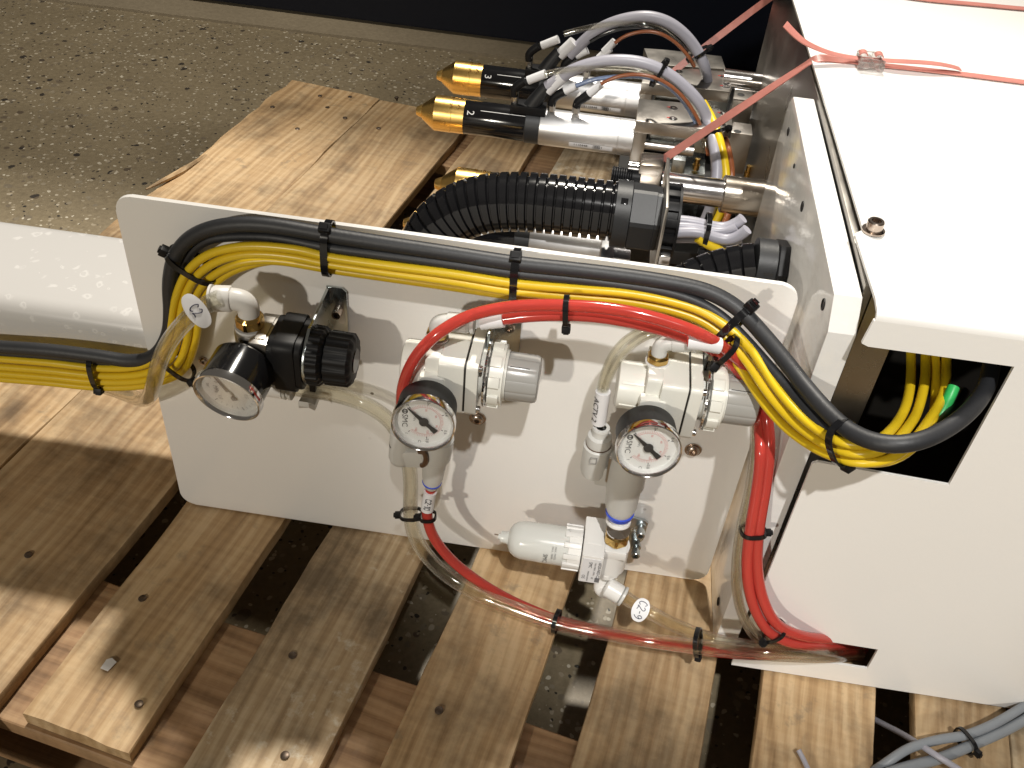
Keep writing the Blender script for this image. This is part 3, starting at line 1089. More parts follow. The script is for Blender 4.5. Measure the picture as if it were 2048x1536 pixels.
Y3 = [(-60, 741, -.005), (0, 746, -.005), (100, 754, -.005), (200, 763, -.005), (290, 760, -.006), (350, 735, -.006), (373, 685, -.006), (382, 617, -.006), (402, 573, -.006), (438, 543, -.006),
      (490, 524, -.005), (560, 522, -.004), (657, 538, -.004), (760, 553, -.004), (900, 573, -.004), (1030, 592, -.004), (1150, 604, -.004), (1250, 615, -.005),
      (1330, 634, -.007), (1392, 658, -.011), (1437, 688, -.015), (1472, 724, -.021), (1498, 762, -.028), (1532, 812, -.040), (1575, 858, -.051), (1622, 892, -.063),
      (1662, 911, -.071), (1700, 923, -.077), (1745, 925, -.079), (1792, 912, -.076), (1828, 880, -.068), (1855, 845, -.059), (1882, 800, -.041), (1892, 760, -.026), (1893, 715, -.006), (1892, 640, .008)]
cable('yellow_cable', 'third yellow cable, at the underside of the bundle on the plate', 'cable', OFF(Y3), 0.0022, 'yellow', 'cables tied in the bundle')
Y4 = [(-60, 752, -.004), (0, 757, -.004), (100, 765, -.004), (195, 774, -.004), (292, 770, -.004), (362, 745, -.004), (389, 690, -.004), (399, 625, -.004), (417, 583, -.004), (452, 549, -.0035),
      (505, 528, -.0028), (570, 519, -.0028), (657, 520, -.003), (760, 536, -.003), (900, 556, -.003), (1030, 575, -.003), (1150, 587, -.003), (1250, 597, -.004),
      (1330, 612, -.006), (1395, 630, -.008), (1440, 656, -.012), (1480, 692, -.017), (1512, 732, -.025), (1545, 786, -.036), (1584, 834, -.049), (1630, 875, -.062),
      (1668, 902, -.070), (1710, 921, -.074), (1765, 925, -.073), (1810, 908, -.070), (1843, 876, -.064), (1862, 845, -.058), (1870, 815, -.040), (1872, 766, -.022), (1871, 715, -.004), (1868, 640, .010)]
cable('yellow_cable', 'lowest yellow cable at the left tie, outermost in the bend', 'cable', OFF(Y4), 0.0022, 'yellow', 'cables tied in the bundle')
cable('wire_sleeve', 'short green sleeve inside the upper cover opening', 'wire', [(1868, 850, -.055), (1885, 822, -.050), (1904, 783, -.045), (1908, 772, -.042)], 0.0026, 'green')

RR = 0.0029
cable('red_tube', 'upper red air tube arching from behind middle gauge', 'air tube',
      [(814, 868, -.026), (807, 842, -.038), (803, 808, -.0455), (807, 768, -.047), (826, 722, -.047), (856, 684, -.046), (890, 657, -.043), (940, 631, -.038), (1010, 615, -.035), (1080, 610, -.033), (1132, 611, -.033), (1200, 615, -.033), (1270, 626, -.034),
       (1340, 645, -.035), (1400, 668, -.036), (1450, 697, -.030), (1492, 734, -.028), (1518, 778, -.029), (1534, 835, -.034), (1539, 900, -.044), (1532, 970, -.049), (1519, 1050, -.056),
       (1514, 1110, -.060), (1518, 1165, -.064), (1532, 1213, -.068), (1557, 1251, -.070), (1605, 1272, -.066), (1660, 1279, -.055), (1720, 1287, -.035)],
      RR, 'red', 'red air tubes')
cable('red_tube', 'lower red air tube leaving the middle elbow fitting', 'air tube',
      [(966, 642, -.030), (1010, 638, -.030), (1060, 632, -.030), (1132, 630, -.030), (1200, 634, -.030), (1270, 646, -.030), (1340, 664, -.031), (1400, 686, -.032), (1450, 716, -.026), (1486, 752, -.026),
       (1508, 800, -.029), (1518, 850, -.034), (1521, 905, -.045), (1515, 970, -.050), (1502, 1050, -.057), (1494, 1115, -.061), (1497, 1172, -.065), (1511, 1222, -.068), (1540, 1265, -.070),
       (1590, 1288, -.068), (1650, 1292, -.058), (1720, 1294, -.035)],
      RR, 'red', 'red air tubes')
cable('red_tube', 'short red air tube leaving the right elbow fitting', 'air tube',
      [(1375, 682, -.034), (1420, 686, -.034), (1456, 700, -.025), (1488, 728, -.020), (1512, 775, -.020), (1526, 835, -.026), (1530, 900, -.035), (1523, 970, -.043), (1511, 1050, -.050),
       (1505, 1110, -.055), (1509, 1170, -.059), (1524, 1220, -.062), (1552, 1258, -.064), (1600, 1281, -.061), (1660, 1287, -.05), (1720, 1291, -.03)],
      RR, 'red', 'red air tubes')
cable('red_tube', 'red air tube hanging from the grey reducer under the middle gauge', 'air tube',
      [(863, 972, -.030), (857, 1000, -.031), (854, 1030, -.032), (867, 1074, -.034), (904, 1121, -.037), (960, 1165, -.041), (1020, 1200, -.045), (1085, 1229, -.049), (1113, 1240, -.051), (1180, 1258, -.054),
       (1260, 1276, -.057), (1340, 1291, -.060), (1396, 1299, -.062), (1450, 1305, -.063), (1520, 1309, -.062), (1600, 1305, -.058), (1680, 1300, -.048), (1730, 1298, -.03)],
      0.0031, 'red', 'red air tubes')

CT = 'clear air tubes'
cable('clear_tube', 'clear air tube with an oval tag curving down from left elbow fitting', 'air tube',
      [(440, 597, -.040), (405, 614, -.042), (370, 644, -.043), (340, 681, -.042), (320, 722, -.040), (309, 762, -.034), (300, 790, -.022), (285, 799, -.004), (255, 790, .014), (215, 776, .03), (160, 765, .05)],
      0.0043, 'clear', CT, 18, 0.0030)
cable('clear_tube', 'clear air tube running behind middle gauge and under the plate edge', 'air tube',
      [(560, 772, -.016), (600, 778, -.016), (650, 785, -.016), (700, 797, -.016), (745, 816, -.017), (785, 848, -.018), (812, 900, -.020), (821, 960, -.022), (821, 1028, -.026), (830, 1072, -.030), (854, 1112, -.036), (896, 1152, -.042),
       (960, 1190, -.048), (1040, 1221, -.054), (1113, 1246, -.059), (1200, 1264, -.063), (1300, 1281, -.068), (1396, 1293, -.071), (1480, 1301, -.073), (1560, 1307, -.073), (1640, 1310, -.066), (1720, 1308, -.04)],
      0.0043, 'clear', CT, 18, 0.0030)
cable('clear_tube', 'clear air tube slanting from the bottom elbow of the filter', 'air tube',
      [(1245, 1192, -.046), (1290, 1219, -.050), (1340, 1246, -.056), (1396, 1270, -.062), (1450, 1286, -.066), (1530, 1297, -.067), (1620, 1300, -.062), (1720, 1300, -.035)],
      0.0040, 'clear', CT, 18, 0.0028)
cable('clear_tube', 'thin clear tube from a white sleeve, running down beside the red tubes', 'air tube',
      [(1196, 850, -.028), (1200, 790, -.028), (1208, 750, -.028), (1228, 705, -.027), (1262, 672, -.026), (1310, 655, -.025), (1370, 656, -.024), (1430, 680, -.024), (1478, 722, -.026), (1505, 790, -.031),
       (1512, 880, -.038), (1503, 970, -.046), (1485, 1050, -.054), (1476, 1110, -.058), (1475, 1170, -.062), (1486, 1225, -.066), (1510, 1264, -.069), (1545, 1288, -.069), (1610, 1302, -.064), (1700, 1300, -.045)],
      0.0020, 'clear', CT, 12, 0.0012)
cable('clear_tube', 'second thin clear tube from the same white sleeve', 'air tube',
      [(1203, 850, -.028), (1207, 790, -.028), (1219, 752, -.028), (1242, 712, -.027), (1280, 678, -.026), (1325, 662, -.025), (1378, 664, -.023), (1430, 690, -.022), (1472, 728, -.023), (1500, 790, -.028),
       (1508, 880, -.035), (1498, 970, -.043), (1480, 1050, -.051), (1471, 1110, -.055), (1470, 1170, -.059), (1481, 1228, -.063), (1506, 1272, -.066), (1545, 1296, -.066), (1610, 1308, -.060), (1700, 1306, -.04)],
      0.0020, 'clear', CT, 12, 0.0012)


def sleeve(label, pts, r, txt=None, name='tube_sleeve', group='marker sleeves on cables'):
    path = resample(spline(P3(pts), 6), 0.001)
    t = thing(name, label, 'sleeve', path[len(path) // 2], group)
    mb = MB()
    mb.tube(path, r, 16)
    obj('sleeve_body', mb, 'label', t, sharp=50)
    if txt:
        a, b = path[0], path[-1]
        d = (b - a).normalized()
        mid = (a + b) / 2
        view = (CAM - mid).normalized()
        n = (view - d * view.dot(d)).normalized()
        yv = n.cross(d)
        nn = (n * 0.75 + yv * (-0.66)).normalized()
        yv = nn.cross(d)
        me = text_mesh(txt, r * 1.25, mid + nn * (r + 0.0001), d, yv, 'ink', 0.0001)
        obj('lettering', me, 'ink', t)
    return t


sleeve('white sleeve on the red tube beside middle elbow fitting', [(962, 643, -.030), (985, 641, -.030), (1010, 638, -.030)], 0.0040)
sleeve('white sleeve on the red tube beside right elbow fitting', [(1376, 682, -.034), (1405, 685, -.034), (1440, 692, -.0325)], 0.0039)
sleeve('white sleeve lettered ACTV 2 round two thin clear tubes', [(1206, 782, -.028), (1202, 812, -.028), (1197, 846, -.028)], 0.0038, 'ACTV 2')


# ------------------------------------------------------------------ hand-lettered tags folded round the tubes
def flag(label, c, X, Y, n, w, h, lines, name='tube_tag'):
    t = thing(name, label, 'tag', c)
    X, Y, n = Vector(X).normalized(), Vector(Y).normalized(), Vector(n).normalized()
    mb = MB()
    poly = []
    for i in range(28):
        a = 2 * PI * i / 28
        ca, sa = math.cos(a), math.sin(a)
        poly.append((w / 2 * math.copysign(abs(ca) ** 1.12, ca), h / 2 * math.copysign(abs(sa) ** 0.78, sa)))
    mb.prism(poly, c, X, Y, n, 0.0007, bevel=0.0002)
    obj('tag_body', mb, 'label', t)
    obj('lettering', strokes(lines, Vector(c) + n * 0.0008 - X * h * 0.0, X, Y, 1.0), 'ink_blue', t)
    return t


def place(lines, sx, sy, s, rot=0.0):
    """scale, turn and shift hand-written strokes"""
    co, si = math.cos(rot), math.sin(rot)
    return [[((a * s + sx) * co - (b * s + sy) * si, (a * s + sx) * si + (b * s + sy) * co) for a, b in ln] for ln in lines]


def facing(c, right_px):
    """X,Y,n axes of a small card at c turned to the viewer, X along the picture direction given"""
    n = (CAM - Vector(c)).normalized()
    X = RXv(right_px)
    X = (X - n * X.dot(n)).normalized()
    return X, n.cross(X), n


def RXv(d):
    return Vector((RX.x * d[0] + RX.y * d[1], RY.x * d[0] + RY.y * d[1], RZ.x * d[0] + RZ.y * d[1]))


c = PY(393, 622, -.0485)
X, Y, n = facing(c, (0.60, 0.80))
flag('white oval tag hand lettered C2 on the left clear tube', c, X, Y, n, 0.0180, 0.0094, place([G_C, shift(G_2, 0.62)], -0.0030, -0.0022, 0.0046))
c = PY(1281, 1220, -.0575)
X, Y, n = facing(c, (-0.42, 0.91))
flag('white oval tag hand lettered C2-9 below the filter', c, X, Y, n, 0.0135, 0.0095, place([G_C, shift(G_2, 0.62), shift(G_DASH, 1.22), shift(G_9, 1.68)], -0.0049, -0.0022, 0.0046))
p0, p1 = PY(861, 984, -.0345), PY(853, 1020, -.0355)
t = sleeve('white wrap hand lettered C2-10 on red tube under the reducer', [(861, 982, -.031), (857, 1000, -.031), (854, 1021, -.032)], 0.0036, None, 'tube_tag', None)
dd = (p1 - p0).normalized()
mid = PY(857, 1001, -.031)
nn = (CAM - mid).normalized()
nn = (nn - dd * nn.dot(dd)).normalized()
obj('lettering', strokes(place([G_C, shift(G_2, 0.62), shift(G_DASH, 1.22), shift(G_1, 1.6), shift(G_0, 2.05)], -0.0044, -0.0016, 0.0034), mid + nn * 0.0037, dd, nn.cross(dd), 1.0, 0.0002), 'ink', t)


# ------------------------------------------------------------------ cable ties
def tie(label, c, d, a, b, w=0.0030, head=90.0, tail=0.004, n=(0, -1, 0), hs=1.0, group='black cable ties'):
    """c centre, d bundle direction; the loop spans a across the bundle and b out of the plate; head at an angle"""
    d = Vector(d).normalized()
    n = Vector(n)
    n = (n - d * n.dot(d)).normalized()
    s = n.cross(d)
    t = thing('cable_tie', label, 'cable tie', c, group)
    c = Vector(c)
    path, nor = [], []
    k = 40
    for i in range(k):
        an = 2 * PI * i / k
        e = 0.72
        ca, sa = math.cos(an), math.sin(an)
        p = s * (a * math.copysign(abs(ca) ** e, ca)) + n * (b * math.copysign(abs(sa) ** e, sa))
        path.append(c + p)
        nor.append((s * ca / max(a, 1e-4) + n * sa / max(b, 1e-4)).normalized())
    mb = MB()
    mb.ribbon(path, nor, w, 0.0010, closed=True)
    obj('strap', mb, 'black_gloss', t, sharp=40)
    h = math.radians(head)
    ca, sa = math.cos(h), math.sin(h)
    hp = c + s * (a * math.copysign(abs(ca) ** .72, ca)) + n * (b * math.copysign(abs(sa) ** .72, sa))
    hn = (s * ca / a + n * sa / b).normalized()
    tg = d.cross(hn).normalized()
    mb = MB()
    mb.box(hp + hn * 0.0016 * hs, (w * 1.55 * hs, 0.0046 * hs, 0.0036 * hs), (d, tg, hn), bevel=0.0005)
    mb.box(hp + hn * 0.0036 * hs, (w * 0.95 * hs, 0.0026 * hs, 0.0012 * hs), (d, tg, hn))
    obj('head', mb, 'black', t)
    if tail > 0.002:
        mb = MB()
        mb.box(hp + hn * (0.0016 + tail / 2), (w * 0.85, 0.0011, tail), (d, tg, hn))
        obj('tail', mb, 'black_gloss', t)
    return t


def D(p, q):
    return PY(*q) - PY(*p)


tie('black cable tie on the bend at upper left of the plate', PY(384, 530, -.009), D((350, 600, -.006), (420, 490, -.006)), 0.0132, 0.0080, head=8, tail=0)
tie('black cable tie near the top left of plate, head upward', PY(657, 497, -.009), D((600, 487, -.006), (715, 505, -.006)), 0.0140, 0.0082, 0.0036, head=22, tail=0.0)
tie('black cable tie at the middle of plate top, above red tube', PY(1031, 553, -.009), D((960, 545, -.006), (1090, 560, -.006)), 0.0138, 0.0082, 0.0036, head=22, tail=0.0)
tie('black cable tie where the bundle turns down at plate right', PY(1470, 648, -.020), D((1440, 622, -.012), (1505, 690, -.024)), 0.0124, 0.0084, 0.0036, head=12, tail=0.0045)
tie('black cable tie below the upper cover opening, head down', PY(1688, 886, -.080), D((1640, 845, -.060), (1740, 895, -.082)), 0.0112, 0.0076, 0.0032, head=172, tail=0)
tie('black cable tie at far left, in front of square beam', PY(193, 741, -.009), D((150, 735, -.0045), (240, 747, -.0045)), 0.0110, 0.0064, 0.0030, head=165, tail=0)
tie('black cable tie at the inner bend beside left gauge', PY(352, 727, -.0105), D((310, 745, -.006), (378, 690, -.006)), 0.0115, 0.0070, 0.0026, head=165, tail=0)
tie('black cable tie round the two red tubes on top', PY(1133, 622, -.0315), D((1080, 620, -.0315), (1190, 625, -.0315)), 0.0070, 0.0058, 0.0026, head=168, tail=0)
tie('black cable tie on red tubes behind the right regulator', PY(1452, 700, -.033), D((1420, 682, -.033), (1486, 730, -.035)), 0.0075, 0.0065, 0.0026, head=150, tail=0)
tie('black cable tie round the red tubes, halfway down', PY(1506, 1062, -.055), D((1512, 1010, -.051), (1503, 1110, -.059)), 0.0062, 0.0064, 0.0022, head=8, tail=0, n=(0.1, -1, 0.5), hs=0.8)
tie('black cable tie where red tubes enter the lower opening', PY(1548, 1262, -.0685), D((1520, 1225, -.067), (1590, 1283, -.067)), 0.0066, 0.0062, 0.0020, head=150, tail=0, hs=0.9)
tie('black cable tie on clear tubes near the lower opening', PY(1396, 1285, -.0665), D((1340, 1275, -.062), (1450, 1296, -.069)), 0.0088, 0.0062, 0.0026, head=165, tail=0, hs=0.9)
tie('black cable tie joining clear and red tubes below plate', PY(1113, 1243, -.056), D((1060, 1225, -.052), (1170, 1262, -.060)), 0.0072, 0.0056, 0.0026, head=60, tail=0, hs=0.6)
tie('black cable tie looped on clear tube under middle gauge', PY(822, 1028, -.0265), D((821, 980, -.023), (829, 1068, -.029)), 0.0062, 0.0058, 0.0020, head=175, tail=0, n=(0, -1, 0.7), hs=0.9)
tie('black cable tie under hand lettered wrap on red tube', PY(856, 1033, -.0325), D((855, 1000, -.031), (866, 1072, -.034)), 0.0044, 0.0044, 0.0020, head=178, tail=0, n=(0, -1, 0.7), hs=0.9)
# adhesive mount that holds the clear tube
c = PY(624, 786, -.004)
t = thing('tie_mount', 'small pale tie mount with black knot on left clear tube', 'tie mount', c)
mb = MB()
mb.hull([c + Vector(v) for v in ((-.0045, .0036, -.003), (.0045, .0036, -.003), (.0045, -.010, -.004), (.003, -.015, .003), (-.003, -.015, .003), (-.0045, -.010, -.004))], (0, 0, .004), bevel=0.0006)
obj('mount_base', mb, 'plastic_lgrey', t)
k = PY(626, 774, -.022)
mb = MB()
mb.box(k, (0.0034, 0.003, 0.005), bevel=0.0006)
mb.box(k + Vector((0.0012, -0.001, 0.003)), (0.0016, 0.0016, 0.004), bevel=0.0003)
obj('knot', mb, 'black', t)

# ================================================================== REGULATORS, GAUGES, FITTINGS
XA, YA, ZA = Vector((1, 0, 0)), Vector((0, 1, 0)), Vector((0, 0, 1))


def hexr(a, d):
    """flattens a round into a hexagon"""
    s = PI / 3
    return math.cos(s / 2) / math.cos((a % s) - s / 2)


def gauge(label, c, axis, R, L, needle_deg, style, roll=0.0, group='pressure gauges on the plate'):
    """round gauge; c = centre of the face, axis towards the viewer"""
    ax = Vector(axis).normalized()
    t = thing('pressure_gauge', label, 'gauge', Vector(c) - ax * L, group)
    c = Vector(c)
    up = (XA - ax * XA.dot(ax)).normalized()          # the dial lies on its side: 12 o'clock points right
    if roll:
        up = Quaternion(ax, roll) @ up
    rt = up.cross(ax).normalized()
    mb = MB()
    mb.lathe([(-L, R * 0.60), (-L + 0.0006, R * 0.86), (-L + 0.0022, R * 0.93), (-0.0046, R * 0.945), (-0.0042, R * 0.95)], c, ax, 56)
    mb.lathe([(-L - 0.0062, R * 0.30), (-L + 0.001, R * 0.30)], c, ax, 6)
    case = obj('case', mb, 'black_gloss' if style else 'black', t, sharp=35)
    mb = MB()
    kn = None
    if style:
        kn = lambda a, d: 1.0 + (0.006 * math.sin(a * 90))
    mb.lathe([(-0.0042, R * 0.955), (-0.0040, R), (-0.0008, R * 1.0), (0.0004, R * 0.985), (0.0006, R * 0.955), (0.0002, R * 0.925), (-0.0012, R * 0.905)], c, ax, 180 if style else 72, cap=False, shape=kn)
    obj('bezel', mb, 'chrome', t, sharp=50)
    mb = MB()
    mb.lathe([(-0.0012, R * 0.905), (-0.0034, R * 0.86), (-0.0036, R * 0.85), (-0.0036, 0.00001)], c, ax, 56, cap=False)
    dial = obj('dial', mb, 'dial', t, sharp=30)
    f = c - ax * 0.00352
    # ticks
    blk, red = MB(), MB()

    def tick(mbx, ang, r0, r1, w):
        a = math.radians(ang)
        d = rt * math.cos(a) + up * math.sin(a)
        s = ax.cross(d)
        mbx.box(f + d * ((r0 + r1) / 2) * R, ((r1 - r0) * R, w, 0.00006), (d, s, ax))
    if not style:
        for i in range(51):
            an = 225 - 270 * i / 50.0
            if i % 10 == 0:
                tick(blk, an, 0.61, 0.67, 0.00035)
            tick(red if i % 1 == 0 else blk, an, 0.53, 0.60 if i % 5 else 0.615, 0.00011)
        for i in range(121):
            an = 225 - 270 * i / 120.0
            tick(red, an, 0.505, 0.512, 0.00035)
        for i, s in enumerate(('0', '0.2', '0.4', '0.6', '0.8', '1')):
            an = math.radians(225 - 54 * i)
            p = f + (rt * math.cos(an) + up * math.sin(an)) * (R * 0.76)
            obj('numeral', text_mesh(s, R * 0.135, p, rt, up, 'ink', 0.00006), 'ink', dial)
        for i, s in enumerate(('0', '30', '60', '90', '120', '150')):
            an = math.radians(225 - 52 * i)
            p = f + (rt * math.cos(an) + up * math.sin(an)) * (R * 0.42)
            obj('numeral', text_mesh(s, R * 0.095, p, rt, up, 'ink_red', 0.00006), 'ink_red', dial)
        # maker's lettering with its round emblem
        p = f - up * (R * 0.60) + rt * (R * 0.06)
        obj('lettering', text_mesh('SMC', R * 0.25, p, rt, up, 'ink', 0.00006), 'ink', dial)
        pe = f - up * (R * 0.60) - rt * (R * 0.30)
        ring = MB()
        ring.ribbon([pe + (rt * math.cos(2 * PI * i / 20) + up * math.sin(2 * PI * i / 20)) * (R * 0.075) + ax * 0.00006 for i in range(20)], ax, R * 0.035, 0.00008, closed=True)
        ring.box(pe + ax * 0.00006, (R * 0.035, R * 0.16, 0.00008), (rt, up, ax))
        obj('emblem', ring, 'ink', dial)
        obj('lettering', text_mesh('MPa', R * 0.10, f - up * (R * 0.30) - rt * (R * 0.05), rt, up, 'ink_grey', 0.00006), 'ink_grey', dial)
        obj('lettering', text_mesh('C', R * 0.14, f + rt * (R * 0.80) - up * (R * 0.12), rt, up, 'ink', 0.00006), 'ink', dial)
    else:
        for i in range(21):
            an = 225 - 270 * i / 20.0
            tick(blk, an, 0.66, 0.80 if i % 5 == 0 else 0.74, 0.00042 if i % 5 == 0 else 0.0002)
        for i, s in enumerate(('0', '0.5', '1.0')):
            an = math.radians(225 - 135 * i)
            p = f + (rt * math.cos(an) + up * math.sin(an)) * (R * 0.50)
            obj('numeral', text_mesh(s, R * 0.16, p, rt, up, 'ink_grey', 0.00006), 'ink_grey', dial)
        obj('lettering', text_mesh('MPa', R * 0.20, f - up * (R * 0.42), rt, up, 'ink_grey', 0.00006), 'ink_grey', dial)
        obj('lettering', text_mesh('bar', R * 0.15, f - up * (R * 0.63) - rt * 0.1 * R, rt, up, 'ink_grey', 0.00006), 'ink_grey', dial)
    obj('scale_marks', blk, 'ink' if not style else 'ink_grey', dial, smooth=False)
    if not style:
        obj('red_scale_marks', red, 'ink_red', dial, smooth=False)
    else:
        red.bm.free()
    # needle
    a = math.radians(needle_deg)
    d = rt * math.cos(a) + up * math.sin(a)
    s = ax.cross(d)
    mb = MB()
    g = f + ax * 0.0007
    if not style:
        mb.prism([(-0.52 * R, -0.085 * R), (-0.34 * R, -0.075 * R), (-0.30 * R, -0.06 * R), (0.10 * R, -0.07 * R), (0.70 * R, -0.012 * R), (0.70 * R, 0.012 * R), (0.10 * R, 0.07 * R), (-0.30 * R, 0.06 * R), (-0.34 * R, 0.075 * R), (-0.52 * R, 0.085 * R)], g, d, s, ax, 0.0003)
        mb.lathe([(0, R * 0.15), (0.0007, R * 0.145), (0.0009, R * 0.1)], g, ax, 24)
        obj('needle', mb, 'ink', t)
    else:
        mb.prism([(-0.30 * R, -0.09 * R), (-0.1 * R, -0.05 * R), (0.72 * R, -0.018 * R), (0.72 * R, 0.018 * R), (-0.1 * R, 0.05 * R), (-0.30 * R, 0.09 * R)], g, d, s, ax, 0.0003)
        nd = obj('needle', mb, 'ink_grey', t)
        mb = MB()
        mb.lathe([(0.0003, R * 0.10), (0.0011, R * 0.10), (0.0012, R * 0.08)], g, ax, 24)
        obj('hub', mb, 'dial', nd)
    mb = MB()
    mb.lathe([(-0.0014, R * 0.890), (-0.0007, R * 0.890)], c, ax, 56)
    obj('lens', mb, 'lens', t, sharp=60)
    return t


def elbow(label, base, out, rn=0.0060, rb=0.0050, stem=0.0062, L=0.0125, up=(0, 0, 1), hexh=0.0048, m='plastic_white', nut='brass', rise=0.0):
    """push-in elbow: brass hexagon, white bent body, barrel and collar"""
    up = Vector(up).normalized()
    out = Vector(out).normalized()
    base = Vector(base)
    t = thing('elbow_fitting', label, 'pipe fitting', base, 'elbow fittings')
    mb = MB()
    mb.lathe([(-0.0006, rn * 0.96), (0.0006, rn * 0.96)], base, up, 24)
    obj('seal_ring', mb, 'plastic_white', t)
    mb = MB()
    mb.lathe([(0.0006, rn * 0.90), (0.0011, rn), (hexh * 0.75, rn), (hexh * 0.92, rn * 0.90), (hexh, rn * 0.84)], base, up, 24, shape=lambda a, d: (hexr(a, d) * 0.9 + 0.1) / 1.08)
    obj('hex_nut', mb, nut, t, sharp=24)
    p0 = base + up * hexh
    p1 = base + up * (hexh + stem)
    path = smooth_path(resample(spline([p0, p0.lerp(p1, 0.6), p1 + out * rb * 0.22, p1 + out * rb * 0.75 + up * rb * 0.22, p1 + out * rb * 1.25 + up * rb * 0.26], 8), 0.0007), 3)
    n = len(path)
    mb = MB()
    mb.tube(path, lambda i: rb * (0.82 + 0.03 * i / n), 22)
    q = path[-1]
    ob = obj('body', mb, m, t, sharp=50)
    mb = MB()
    mb.lathe([(-0.0006, rb * 0.94), (0, rb), (L * 0.72, rb), (L * 0.74, rb * 0.93), (L * 0.80, rb * 0.93)], q, out, 26)
    obj('barrel', mb, m, t, sharp=35)
    mb = MB()
    mb.lathe([(L * 0.80, rb * 0.82), (L * 0.86, rb * 0.82), (L * 0.86, rb * 1.04), (L * 0.98, rb * 1.04), (L, rb * 0.98), (L, rb * 0.75)], q, out, 26)
    obj('release_collar', mb, m, t, sharp=35)
    return t, q + out * L


# ------------------------------------------------------------------ the two cream regulators (one built, one copied)
RXX, RYY, RZZ = 0.2566, -0.0300, 0.1760       # left end of the axis of the right-hand one


def make_regulator():
    o = Vector((RXX, RYY, RZZ))
    t = thing('regulator', 'cream air regulator with grey knob below the yellow cables at plate right', 'regulator', (RXX + 0.023, 0, RZZ), 'cream regulators on the plate')
    mb = MB()
    mb.lathe([(0, 0.0100), (0.0006, 0.0113), (0.0016, 0.0117), (0.0235, 0.0121)], o, XA, 40)
    for k in range(6):
        a = k * PI / 3 + 0.3
        mb.box(o + Vector((0.012, 0.0117 * math.cos(a), 0.0117 * math.sin(a))), (0.020, 0.0012, 0.0010), (XA, Vector((0, -math.sin(a), math.cos(a))), Vector((0, math.cos(a), math.sin(a)))), bevel=0.0003)
    obj('bottom_cap', mb, 'plastic_cream', t)
    h = 0.0163
    mb = MB()
    mb.prism(rrect(2 * h * 0.80, 2 * h, 0.0022, 4), o + Vector((0.0131, 0, 0)), YA, ZA, XA, 0.0072, bevel=0.0005)
    mb.prism(rrect(2 * h, 2 * h * 0.98, 0.0026, 4), o + Vector((0.0200, 0, 0)), YA, ZA, XA, 0.0124, bevel=0.0005)
    mb.box(o + Vector((0.0172, -0.0145, 0)), (0.0125, 0.0060, 0.0135), bevel=0.0016)
    obj('body', mb, 'plastic_cream', t, sharp=30)
    mb = MB()
    mb.prism(rrect(2 * h * 0.99, 2 * h * 0.97, 0.0026, 4), o + Vector((0.0333, 0, 0)), YA, ZA, XA, 0.0058, bevel=0.0005)
    mb.lathe([(0.0385, 0.0120), (0.0440, 0.0120)], o, XA, 36)
    obj('bonnet', mb, 'plastic_cream', t, sharp=30)
    mb = MB()
    mb.prism(rrect(2 * h * 0.95, 2 * h * 0.93, 0.0026, 4), o + Vector((0.0322, 0, 0)), YA, ZA, XA, 0.0014)
    obj('seam', mb, 'dark_in', t, sharp=30)
    for sy, sz in ((-1, 1), (-1, -1), (1, 1), (1, -1)):
        mb = MB()
        mb.lathe([(0, 0.0017), (0.0016, 0.0017), (0.0020, 0.0012)], o + Vector((0.0391, sy * 0.0132, sz * 0.0130)), XA, 14)
        obj('bolt', mb, 'steel_shaft', t)
    # toothed bracket washer and its foot on the plate
    mb = MB()
    mb.lathe([(0.0414, 0.0152), (0.0414, 0.0166), (0.0424, 0.0169), (0.0432, 0.0160), (0.0432, 0.0120)], o, XA, 108, shape=lambda a, d: 1.0 + (0.018 * math.sin(a * 40) if d > 0.042 else 0))
    br = obj('bracket', mb, 'chrome', t, sharp=50)
    mb = MB()
    yb = -RYY
    mb.box(o + Vector((0.0404, yb / 2 + 0.003, 0.006)), (0.0016, yb - 0.008, 0.026), bevel=0.0004)
    mb.prism([(0.0398, -0.008), (0.0545, -0.008), (0.0545, 0.0175), (0.0530, 0.0190), (0.0398, 0.0190)], (RXX, -0.0018, RZZ), XA, ZA, YA, 0.0015, bevel=0.0003)
    obj('bracket_foot', mb, 'zinc', br, sharp=30)
    c = Vector((RXX + 0.0490, -0.0018, RZZ + 0.0095))
    obj('bracket_screw', cap_screw_mb(c, (0, -1, 0), 0.0025, 0.004), 'screw', br)
    # castle nut with raised blocks
    mb = MB()
    mb.lathe([(0.0436, 0.0150), (0.0440, 0.0157), (0.0505, 0.0154), (0.0507, 0.0128), (0.0518, 0.0128), (0.0518, 0.0118)], o, XA, 48)
    for k in range(10):
        a = 2 * PI * k / 10 + 0.2
        rd = Vector((0, math.cos(a), math.sin(a)))
        mb.box(o + Vector((0.0466, 0, 0)) + rd * 0.0159, (0.0055, 0.0052, 0.0018), (XA, XA.cross(rd), rd), bevel=0.0004)
    obj('ring_nut', mb, 'plastic_cream', t, sharp=30)
    mb = MB()

    def fl(a, d):
        w = (a / (2 * PI) * 12) % 1.0
        return 1.0 - 0.022 * (1.0 if w < 0.12 else 0.0)
    mb.lathe([(0.0518, 0.0119), (0.0522, 0.0121), (0.0655, 0.0119), (0.0670, 0.0114), (0.0676, 0.0104), (0.0677, 0.0095)], o, XA, 96, shape=fl)
    obj('knob', mb, 'plastic_grey', t, sharp=25)
    mb = MB()
    a = math.radians(118)
    rd = Vector((0, -abs(math.cos(a)), math.sin(a)))
    mb.box(o + Vector((0.0580, 0, 0)) + rd * 0.01208, (0.0095, 0.0003, 0.0003), (XA, XA.cross(rd), rd))
    obj('index_mark', mb, 'ink', t)
    return t


